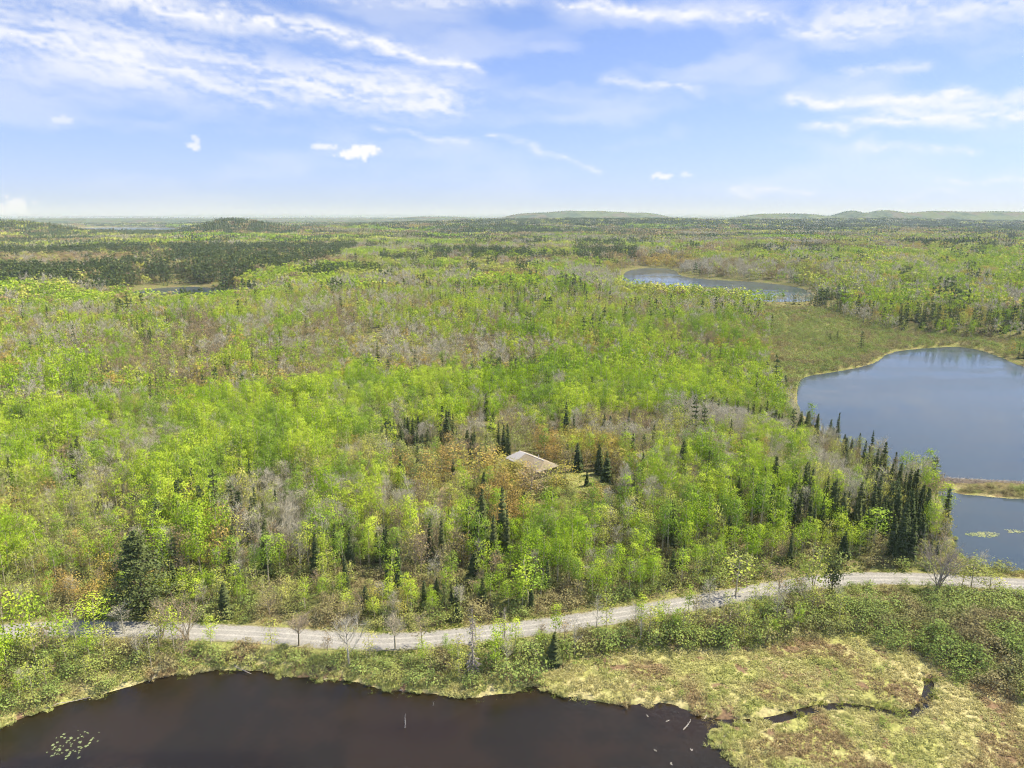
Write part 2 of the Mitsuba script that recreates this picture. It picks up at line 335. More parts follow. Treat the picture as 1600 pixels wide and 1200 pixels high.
dam_pts = np.array(L_DAM.coords)
below_dam = Polygon(np.vstack([dam_pts, [(215, 190), (128, 190), (128, 231)]])).buffer(0)
for key, k, lab, mat in (('pond', 'pond', 'dark brown pond in front of the gravel road', 'water_brown'), ('lake', 'lake', 'blue lake held back by the beaver dam', 'water_lake'),
                         ('pond_001', 'low', 'pond with lily pads between the beaver dam and the road', 'water_lake'), ('lake_001', 'mid', 'winding lake far off among the woods', 'water_lake'),
                         ('pond_002', 'farpond', 'pond behind dark conifers far off', 'water_lake'), ('lake_002', 'farlake', 'distant lake behind a wooded hill', 'water_lake'),
                         ('lake_003', 'farright', 'distant lake at the edge of the far woods', 'water_lake')):
    g = G[k].buffer(4 if k in ('pond', 'lake', 'low') else 8)
    if k == 'lake':
        g = g.difference(below_dam)
    if k == 'low':
        g = G['low'].union(G['islet']).buffer(3).intersection(below_dam.union(Polygon([(110, 150), (230, 150), (230, 215), (110, 215)]))).difference(L_ROAD.buffer(3))
    g = max(getattr(g, 'geoms', [g]), key=lambda s: s.area)
    put(key, flat(g.simplify(.1), LEVEL[k]), mat)
    tag(key, lab, kind='structure')
put('stream', flat(L_STREAM.buffer(1.3), .004), 'water_brown')
tag('stream', 'narrow dark stream winding through the tan marsh', kind='structure')


def ribbon(line, half, lift, crown, n=6):
    s = np.arange(0, line.length, 1.0)
    p = np.array([line.interpolate(a).coords[0] for a in s])
    t = np.gradient(p, axis=0)
    t /= np.linalg.norm(t, axis=1, keepdims=True)
    nn = np.stack([-t[:, 1], t[:, 0]], 1)
    a = np.linspace(-1, 1, n + 1)
    w = half * (1 + .09 * (fb(p[:, 0], p[:, 1], 6, 90) - .5))
    xy = p[:, None] + nn[:, None] * (a[None, :, None] * w[:, None, None])
    x, y = xy[..., 0].ravel(), xy[..., 1].ravel()
    z = height(x, y) + lift + crown * (1 - np.tile(a ** 2, len(s)))
    i, j = np.meshgrid(np.arange(len(s) - 1), np.arange(n), indexing='ij')
    m = n + 1
    q = np.stack([i * m + j, (i + 1) * m + j, (i + 1) * m + j + 1, i * m + j + 1], -1).reshape(-1, 4)
    return (np.stack([x, y, z], -1), q), np.stack([np.tile(a / 2 + .5, len(s)), np.repeat(s, m)], -1)


mesh, uv = ribbon(L_ROAD, 3.3, .05, .12)
put('road', mesh, 'road_mat', True, uv=uv)
tag('road', 'pale gravel road curving past the pond', kind='structure')
mesh, uv = ribbon(L_DRIVE, 1.3, .06, .03, 4)
put('path', mesh, 'track_mat', True, uv=uv)
tag('path', 'dirt track winding through the trees up to the house', kind='structure')


# ------------------------------------------------------------------ plant builders: each returns {part: (vertices, faces, uv)}
class M:
    def __init__(self):
        self.v, self.f, self.u, self.n = [], [], [], 0

    def add(self, v, f, uv):
        self.v.append(v), self.f.append(np.asarray(f) + self.n), self.u.append(uv)
        self.n += len(v)

    def tube(self, pts, rad, rng, sides=5):
        p, rad = np.asarray(pts, float), np.asarray(rad, float)
        t = np.gradient(p, axis=0)
        t /= np.linalg.norm(t, axis=1, keepdims=True) + 1e-9
        a = np.cross(t, np.where(np.abs(t[:, 2:]) < .9, [0, 0, 1.], [1., 0, 0]))
        a /= np.linalg.norm(a, axis=1, keepdims=True) + 1e-9
        b = np.cross(t, a)
        g = np.arange(sides) * 2 * np.pi / sides
        v = p[:, None] + rad[:, None, None] * (np.cos(g)[None, :, None] * a[:, None] + np.sin(g)[None, :, None] * b[:, None])
        i, j = np.meshgrid(np.arange(len(p) - 1), np.arange(sides), indexing='ij')
        q = np.stack([i * sides + j, i * sides + (j + 1) % sides, (i + 1) * sides + (j + 1) % sides, (i + 1) * sides + j], -1).reshape(-1, 4)
        f = np.vstack([q[:, [0, 1, 2]], q[:, [0, 2, 3]]])
        u = np.column_stack([np.clip(.5 + .25 * rng.normal(size=len(p)), 0, 1).repeat(sides), np.full(len(p) * sides, .75)])
        self.add(v.reshape(-1, 3), f, u)

    def leaves(self, c, size, rng, up=.7, out=None, shade=None, wood=False):
        """Leaf sprays: irregular four-cornered pieces, folded along the middle."""
        n = len(c)
        nrm = rng.normal(size=(n, 3)) * (1 if out is None else .45) + [0, 0, up] + (0 if out is None else out)
        nrm /= np.linalg.norm(nrm, axis=1, keepdims=True) + 1e-9
        a = np.cross(nrm, rng.normal(size=(n, 3)))
        a /= np.linalg.norm(a, axis=1, keepdims=True) + 1e-9
        b = np.cross(nrm, a)
        s = size * rng.uniform(.6, 1.4, (n, 1))
        k = rng.uniform(.55, 1.1, (n, 4, 1)) * s[:, None] * .5
        v = np.stack([c + a * k[:, 0], c + b * k[:, 1] + nrm * k[:, 1] * .35, c - a * k[:, 2], c - b * k[:, 3] + nrm * k[:, 3] * .35], 1)
        i = np.arange(n)[:, None] * 4
        f = np.vstack([i + [[0, 1, 2]], i + [[0, 2, 3]]])
        r = rng.uniform(size=n) if shade is None else np.clip(shade + rng.uniform(-.3, .3, n), 0, 1)
        self.add(v.reshape(-1, 3), f, np.column_stack([r.repeat(4), np.full(4 * n, .75 if wood else .25)]))

    def twigs(self, c, d, length, width, rng, wood=True):
        n = len(c)
        d = d / (np.linalg.norm(d, axis=1, keepdims=True) + 1e-9)
        s = np.cross(d, rng.normal(size=(n, 3)))
        s /= np.linalg.norm(s, axis=1, keepdims=True) + 1e-9
        L = length * rng.uniform(.5, 1.3, (n, 1))
        v = np.stack([c - s * width / 2, c + s * width / 2, c + d * L], 1)
        f = np.arange(3 * n).reshape(-1, 3)
        self.add(v.reshape(-1, 3), f, np.column_stack([rng.uniform(size=n).repeat(3), np.full(3 * n, .75 if wood else .25)]))

    def done(self):
        return np.vstack(self.v), np.vstack(self.f), np.vstack(self.u)


def stem(m, rng, h, r0, lean=.3, top=.06, sides=5, n=4, base=(0, 0)):
    t = np.linspace(0, 1, n)
    dx, dy = rng.normal(size=2) * lean
    p = np.column_stack([base[0] + dx * t ** 1.5, base[1] + dy * t ** 1.5, -.4 + t * (h + .4)])
    m.tube(p, r0 + (top - r0) * t, rng, sides)
    return lambda q: np.array([np.interp(q, t, p[:, k]) for k in range(3)]).T


def broadleaf(rng, h, cb, cr, nclump, nleaf, ls, peak=.4, limbs=6, spread=.27, r0=.12, sparse=0, mirror=1.0, stems=1):
    tr, cw = M(), M()
    axis = [stem(tr, rng, h * rng.uniform(.85, .97), r0, .35 + (stems > 1) * cr * .5, .03, base=rng.normal(size=2) * .25 * (stems > 1)) for _ in range(stems)]
    t = np.sort(rng.uniform(0, 1, nclump))
    ang = np.arange(nclump) * 2.4 + rng.uniform(0, .6, nclump)
    prof = np.sqrt(np.clip(1 - ((t - peak) / np.where(t > peak, 1.04 - peak, peak + .35)) ** 2, .02, 1))
    rad = cr * prof * np.sqrt(rng.uniform(.25, 1, nclump)) * rng.uniform(.75, 1.12, nclump)
    base = np.array([axis[i % stems](min(1, (cb + tt * (h - cb)) / h)) for i, tt in enumerate(t)])
    cc = np.column_stack([base[:, 0] + rad * np.cos(ang), base[:, 1] + rad * np.sin(ang), cb + t * (h - cb)])
    for k in rng.choice(nclump, min(limbs, nclump), replace=False):
        b = base[k] - [0, 0, rad[k] * .7 + .2]
        tr.tube([b, (b + cc[k]) / 2 - [0, 0, .1], cc[k]], [r0 * .4, r0 * .28, .015], rng, 3)
    w = rng.uniform(.4, 1.6, nclump)
    pick = rng.choice(nclump, nleaf, p=w / w.sum())
    cs = (spread * cr * rng.uniform(.7, 1.3, nclump) + .15)[pick]
    off = rng.normal(size=(nleaf, 3)) * cs[:, None] * [1, 1, .7]
    tone = rng.uniform(.3, .7, nclump)[pick]
    pos = cc[pick] + off
    away = (pos - [0, 0, cb + .45 * (h - cb)]) / np.array([cr, cr, .5 * (h - cb)])
    cw.leaves(pos, ls, rng, .3, off / (cs[:, None] + .01) * .5 + away * 1.0, tone)
    if sparse:
        k = rng.choice(nclump, sparse)
        d = cc[k] - base[k] * [1, 1, .86] + rng.normal(size=(sparse, 3)) * cr * .4 + [0, 0, .8]
        cw.twigs(cc[k] + rng.normal(size=(sparse, 3)) * cs.mean() * .9 - [0, 0, .2], d, .8, .05, rng)
    return {'trunk': tr.done(), 'crown': cw.done()}


def bare(rng, h, cb, cr, nlimb, ntwig, tw=.055, tl=1.3, buds=0, bs=.25, r0=.13, stems=1, fork=False):
    tr, cw = M(), M()
    axis = [stem(tr, rng, h * rng.uniform(.8, .95), r0, .3 + (stems > 1) * cr * .6, .02, base=rng.normal(size=2) * .3 * (stems > 1)) for _ in range(stems)]
    ends, mids = [], []
    for k in range(nlimb):
        t = (k + rng.uniform(0, 1)) / nlimb
        z = cb + t * (h - cb) * .8
        b = axis[k % stems](z / h)
        a = k * 2.4 + rng.uniform(-.4, .4)
        L = cr * (1.05 - .6 * t) * rng.uniform(.7, 1.1)
        e = b + [math.cos(a) * L, math.sin(a) * L, L * rng.uniform(.8, 1.6)]
        e[2] = min(e[2], h)
        md = (b + e) / 2 + [0, 0, -.12 * L]
        tr.tube([b, md, e], [r0 * .45, r0 * .28, .02], rng, 3)
        for q in (.45, .6, .75, .9, 1.0):
            p = b + (e - b) * q
            ends.append(p), mids.append(e - b)
            if fork:
                e2 = p + (e - b) * .35 + rng.normal(size=3) * L * .28
                tr.tube([p, e2], [.045, .012], rng, 3)
                ends.append(e2), mids.append(e2 - p)
    ends, mids = np.array(ends), np.array(mids)
    k = rng.choice(len(ends), ntwig)
    c = ends[k] + rng.normal(size=(ntwig, 3)) * .3
    cw.twigs(c, mids[k] / (np.linalg.norm(mids[k], axis=1, keepdims=True) + .01) + rng.normal(size=(ntwig, 3)) * .6 + [0, 0, .45], tl, tw, rng)
    if buds:
        k = rng.choice(len(ends), buds)
        cw.leaves(ends[k] + rng.normal(size=(buds, 3)) * .55 + [0, 0, .3], bs, rng, .5)
    return {'trunk': tr.done(), 'crown': cw.done()}


def spruce(rng, h, cr, nw, nb, dead=False, droop=.35, sparse=1.0, cb=.08):
    tr, cw = M(), M()
    stem(tr, rng, h, .16, .1, .02)
    V, F, U, c = [], [], [], 0
    for i in range(nw):
        t = cb + (1 - cb) * (i + rng.uniform(-.2, .2)) / nw
        z = h * min(t, .99)
        R = cr * (1 - t) ** .8 * rng.uniform(.75, 1.15) + .12
        if dead and rng.uniform() < .25:
            R *= .4
        for j in range(nb):
            if rng.uniform() > sparse:
                continue
            a = 2 * np.pi * (j + .5 * (i % 2)) / nb + rng.uniform(-.3, .3)
            r = R * rng.uniform(.7, 1.15)
            w = (.10 if dead else .42) * r + (.03 if dead else .1)
            u, s = np.array([math.cos(a), math.sin(a), 0]), np.array([-math.sin(a), math.cos(a), 0])
            dz = -droop * r
            p0 = np.array([0, 0, z + .12 * r])
            m1 = u * r * .55 + [0, 0, z + dz * .45]
            tip = u * r + [0, 0, z + dz * .75]
            V += [p0, m1 + s * w - [0, 0, w * .5], m1 - s * w - [0, 0, w * .5], tip, m1 + [0, 0, .1 * r], u * r * .8 + s * w * .55 + [0, 0, z + dz - .3 * w]]
            F += [[c, c + 1, c + 4], [c, c + 4, c + 2], [c + 4, c + 1, c + 3], [c + 4, c + 3, c + 2], [c + 1, c + 5, c + 4]]
            tone = rng.uniform(.15, .9)
            U += [[tone * .7, .75 if dead else .25]] + [[tone, .75 if dead else .25]] * 5
            c += 6
    cw.add(np.array(V), np.array(F), np.array(U))
    n = int(nw * nb * .8)
    if not dead:
        t = rng.uniform(cb, .97, n)
        a = rng.uniform(0, 2 * np.pi, n)
        r = cr * (1 - t) ** .8 * rng.uniform(.4, 1.05, n)
        cw.leaves(np.column_stack([r * np.cos(a), r * np.sin(a), t * h]), .22 * cr + .12, rng, -.2, np.column_stack([np.cos(a), np.sin(a), 0 * a]))
    else:
        k = rng.uniform(.1, .98, n * 2)
        a = rng.uniform(0, 2 * np.pi, n * 2)
        cw.twigs(np.column_stack([0 * a, 0 * a, k * h]), np.column_stack([np.cos(a), np.sin(a), rng.uniform(-.5, .1, n * 2)]), cr * .8, .06, rng)
    return {'trunk': tr.done(), 'crown': cw.done()}


def pine(rng, h, cr, layers, nb, ntuft, ls, cb=.18, top=.55):
    tr, cw = M(), M()
    stem(tr, rng, h, .28, .3, .05)
    for i in range(layers):
        t = cb + (1 - cb) * (i / layers)
        z = h * t
        R = cr * (1 - (t - cb) / (1.06 - cb)) ** top * (.8 + .35 * rng.uniform())
        for j in range(nb):
            a = 2 * np.pi * j / nb + i * 1.3 + rng.uniform(-.35, .35)
            r = R * rng.uniform(.55, 1.12)
            u = np.array([math.cos(a), math.sin(a), 0])
            e = u * r + [0, 0, z + r * rng.uniform(-.06, .16)]
            tr.tube([[0, 0, z], e], [.07, .02], rng, 3)
            k = rng.uniform(.3, 1.02, ntuft) ** .8
            off = rng.normal(size=(ntuft, 3)) * [.14 * r + .12, .14 * r + .12, .09]
            cw.leaves(np.array([0, 0, z]) + (e - [0, 0, z]) * k[:, None] + off + [0, 0, .1], ls, rng, 1.6, None, np.full(ntuft, rng.uniform(.2, .8)))
    n = ntuft * 3
    cw.leaves(rng.normal(size=(n, 3)) * [.35, .35, .6] + [0, 0, h - .4], ls, rng, .8)
    return {'trunk': tr.done(), 'crown': cw.done()}


def shrub(rng, h, cr, nclump, nleaf, ls, twig=40):
    tr, cw = M(), M()
    ang, rad = rng.uniform(0, 2 * np.pi, nclump), cr * np.sqrt(rng.uniform(0, 1, nclump))
    z = h * (.35 + .6 * np.sqrt(np.clip(1 - (rad / cr) ** 2, 0, 1)) * rng.uniform(.6, 1, nclump))
    cc = np.column_stack([rad * np.cos(ang), rad * np.sin(ang), z])
    for k in range(min(nclump, 7)):
        tr.tube([cc[k] * [.15, .15, 0] - [0, 0, .3], cc[k] * [.6, .6, .6], cc[k]], [.05, .035, .012], rng, 3)
    pick = rng.choice(nclump, nleaf)
    off = rng.normal(size=(nleaf, 3)) * [.3 * cr, .3 * cr, .2 * h]
    p = cc[pick] + off
    p[:, 2] = np.maximum(p[:, 2], .1)
    cw.leaves(p, ls, rng, .7, off / np.array([.3 * cr, .3 * cr, .2 * h]) * .45 + cc[pick] / np.array([cr, cr, h]) * .5, rng.uniform(.2, .8, nclump)[pick])
    k = rng.choice(nclump, twig)
    cw.twigs(cc[k] + rng.normal(size=(twig, 3)) * [.35 * cr, .35 * cr, .1], rng.normal(size=(twig, 3)) * .5 + [0, 0, 1], h * .5, .035, rng)
    return {'trunk': tr.done(), 'crown': cw.done()}


def clump(make, n, radius, seed):
    """Several far trees of one kind close together, crowns and trunks in one mesh: the unit of the far woods."""
    rng = np.random.default_rng(seed)
    vs, fs, us, at = [], [], [], 0
    for i in range(n):
        a, r = i * 2.4, radius * math.sqrt((i + .5) / n)
        s = rng.uniform(.8, 1.2)
        for v, f, u in make(rng).values():
            vs.append(v * s + [r * math.cos(a), r * math.sin(a), 0]), fs.append(f + at), us.append(u)
            at += len(v)
    return np.vstack(vs), np.vstack(fs), np.vstack(us)


SPECIES = ['aspen', 'birch', 'bare', 'budding', 'maple', 'spruce', 'pine']
MAT = {s: 'leaf_' + s for s in SPECIES} | {'shrub': 'leaf_shrub', 'alder': 'leaf_alder', 'dead': 'leaf_dead'}
H0 = dict(aspen=12.5, birch=10.5, bare=12.0, budding=10.0, maple=9.5, spruce=12.0, pine=14.0, shrub=2.4, alder=2.6, dead=12.0)
R0 = dict(aspen=2.0, birch=1.9, bare=2.0, budding=2.1, maple=2.8, spruce=1.5, pine=2.6, shrub=1.7, alder=1.8, dead=1.4)
MAKE0 = dict(
    aspen=lambda g: broadleaf(g, 12.5, 5.2, g.uniform(1.55, 2.0), 22, 620, .34, g.uniform(.35, .55), 6, r0=.15, spread=.25),
    birch=lambda g: broadleaf(g, 10.5, 3.0, 1.9, 20, 300, .36, .4, 8, sparse=130, r0=.11),
    bare=lambda g: bare(g, 12, 3.6, 2.0, 11, 330, buds=50, bs=.3),
    budding=lambda g: bare(g, 10, 2.6, 2.1, 11, 190, buds=190, bs=.34),
    maple=lambda g: broadleaf(g, 9.5, 2.2, 2.8, 24, 460, .42, .4, 8, sparse=70, r0=.13),
    spruce=lambda g: spruce(g, 12, g.uniform(1.3, 1.9), 18, 7, droop=g.uniform(.25, .5), cb=g.uniform(.04, .14)),
    pine=lambda g: pine(g, 14, 2.6, 9, 5, 8, .6),
    shrub=lambda g: shrub(g, 2.4, 1.7, 10, 150, .32, 40),
    alder=lambda g: shrub(g, 2.6, 1.8, 11, 210, .32, 40),
    dead=lambda g: spruce(g, 12, 1.4, 16, 6, dead=True))
MAKE1 = dict(
    aspen=lambda g: broadleaf(g, 12.5, 4.8, 2.0, 12, 185, .62, .45, 0, r0=.17),
    birch=lambda g: broadleaf(g, 10.5, 3.0, 1.9, 11, 90, .7, .4, 0, sparse=30, r0=.14),
    bare=lambda g: bare(g, 12, 3.6, 2.0, 4, 100, .12, 2.0, buds=16, bs=.6, r0=.16),
    budding=lambda g: bare(g, 10, 2.6, 2.1, 4, 60, .12, 1.8, buds=55, bs=.6, r0=.14),
    maple=lambda g: broadleaf(g, 9.5, 2.2, 2.8, 13, 130, .85, .4, 0),
    spruce=lambda g: spruce(g, 12, 1.5, 8, 5),
    pine=lambda g: pine(g, 14, 2.6, 6, 4, 4, 1.1))
MAKE2 = dict(
    aspen=lambda g: broadleaf(g, 12.5, 4.2, 2.4, 8, 34, 1.5, .45, 0, r0=.2),
    birch=lambda g: broadleaf(g, 11, 3.0, 2.3, 7, 30, 1.45, .4, 0, r0=.2),
    bare=lambda g: bare(g, 12, 3.6, 2.4, 0 + 3, 34, .34, 3.2, buds=8, bs=1.3, r0=.2),
    budding=lambda g: broadleaf(g, 10.5, 2.6, 2.4, 7, 30, 1.4, .4, 0, r0=.2),
    maple=lambda g: broadleaf(g, 10.5, 2.6, 2.8, 8, 32, 1.5, .4, 0, r0=.2),
    spruce=lambda g: spruce(g, 13, 1.8, 4, 4),
    pine=lambda g: pine(g, 16, 3.0, 4, 3, 2, 2.4))
NVAR = 4
SMALLWORLD = False


def shapegroup(key, parts, bsdf):
    scene[key] = {'type': 'shapegroup', **{name: mikit.ply((v, f), bsdf, False, uv=u) for name, (v, f, u) in parts.items()}}


for s in MAKE0:
    for k in range(NVAR):
        shapegroup(f'near_{s}_{k}', MAKE0[s](np.random.default_rng(100 + 17 * k + len(s) * 5 + ord(s[0]))), MAT[s])
for s in MAKE1:
    for k in range(2):
        shapegroup(f'mid_{s}_{k}', MAKE1[s](np.random.default_rng(300 + 17 * k + ord(s[0]))), MAT[s])
for s in MAKE2:
    v, f, u = clump(MAKE2[s], 6, 7.0, 500 + ord(s[0]))
    shapegroup(f'far_{s}', {'crown': (v, f, u)}, MAT[s])


def far_tree(s):
    def make(rng):
        m = M()
        if s in ('spruce', 'pine'):
            for z, r in ((3, 3.4), (7.5, 2.4), (12, 1.2)):
                a = np.arange(5) * 2 * np.pi / 5 + rng.uniform(0, 1)
                v = np.vstack([[[0, 0, z + 5]], np.column_stack([r * np.cos(a), r * np.sin(a), np.full(5, z) + rng.uniform(-1, 1, 5)])])
                m.add(v, [[0, 1 + j, 1 + (j + 1) % 5] for j in range(5)], np.column_stack([rng.uniform(0, 1, 6), np.full(6, .25)]))
        else:
            c = rng.normal(size=(9, 3)) * [1.7, 1.7, 2.0] + [0, 0, 9]
            m.leaves(c, 4.4, rng, .8)
        return {'crown': m.done()}
    return make


for s in SPECIES:
    shapegroup(f'hill_{s}', {'crown': clump(far_tree(s), 8, 14.0, 700 + ord(s[0]))}, MAT[s])


def matrix(x, y, z, sx, sz, rot):
    c, s = math.cos(rot) * sx, math.sin(rot) * sx
    return T([[c, -s, 0, x], [s, c, 0, y], [0, 0, sz, z], [0, 0, 0, 1]])


def inst(key, group, x, y, z, sx=1, sz=1, rot=0):
    scene[key] = {'type': 'instance', 'to_world': matrix(float(x), float(y), float(z), float(sx), float(sz), float(rot)), 'group': {'type': 'ref', 'id': group}}


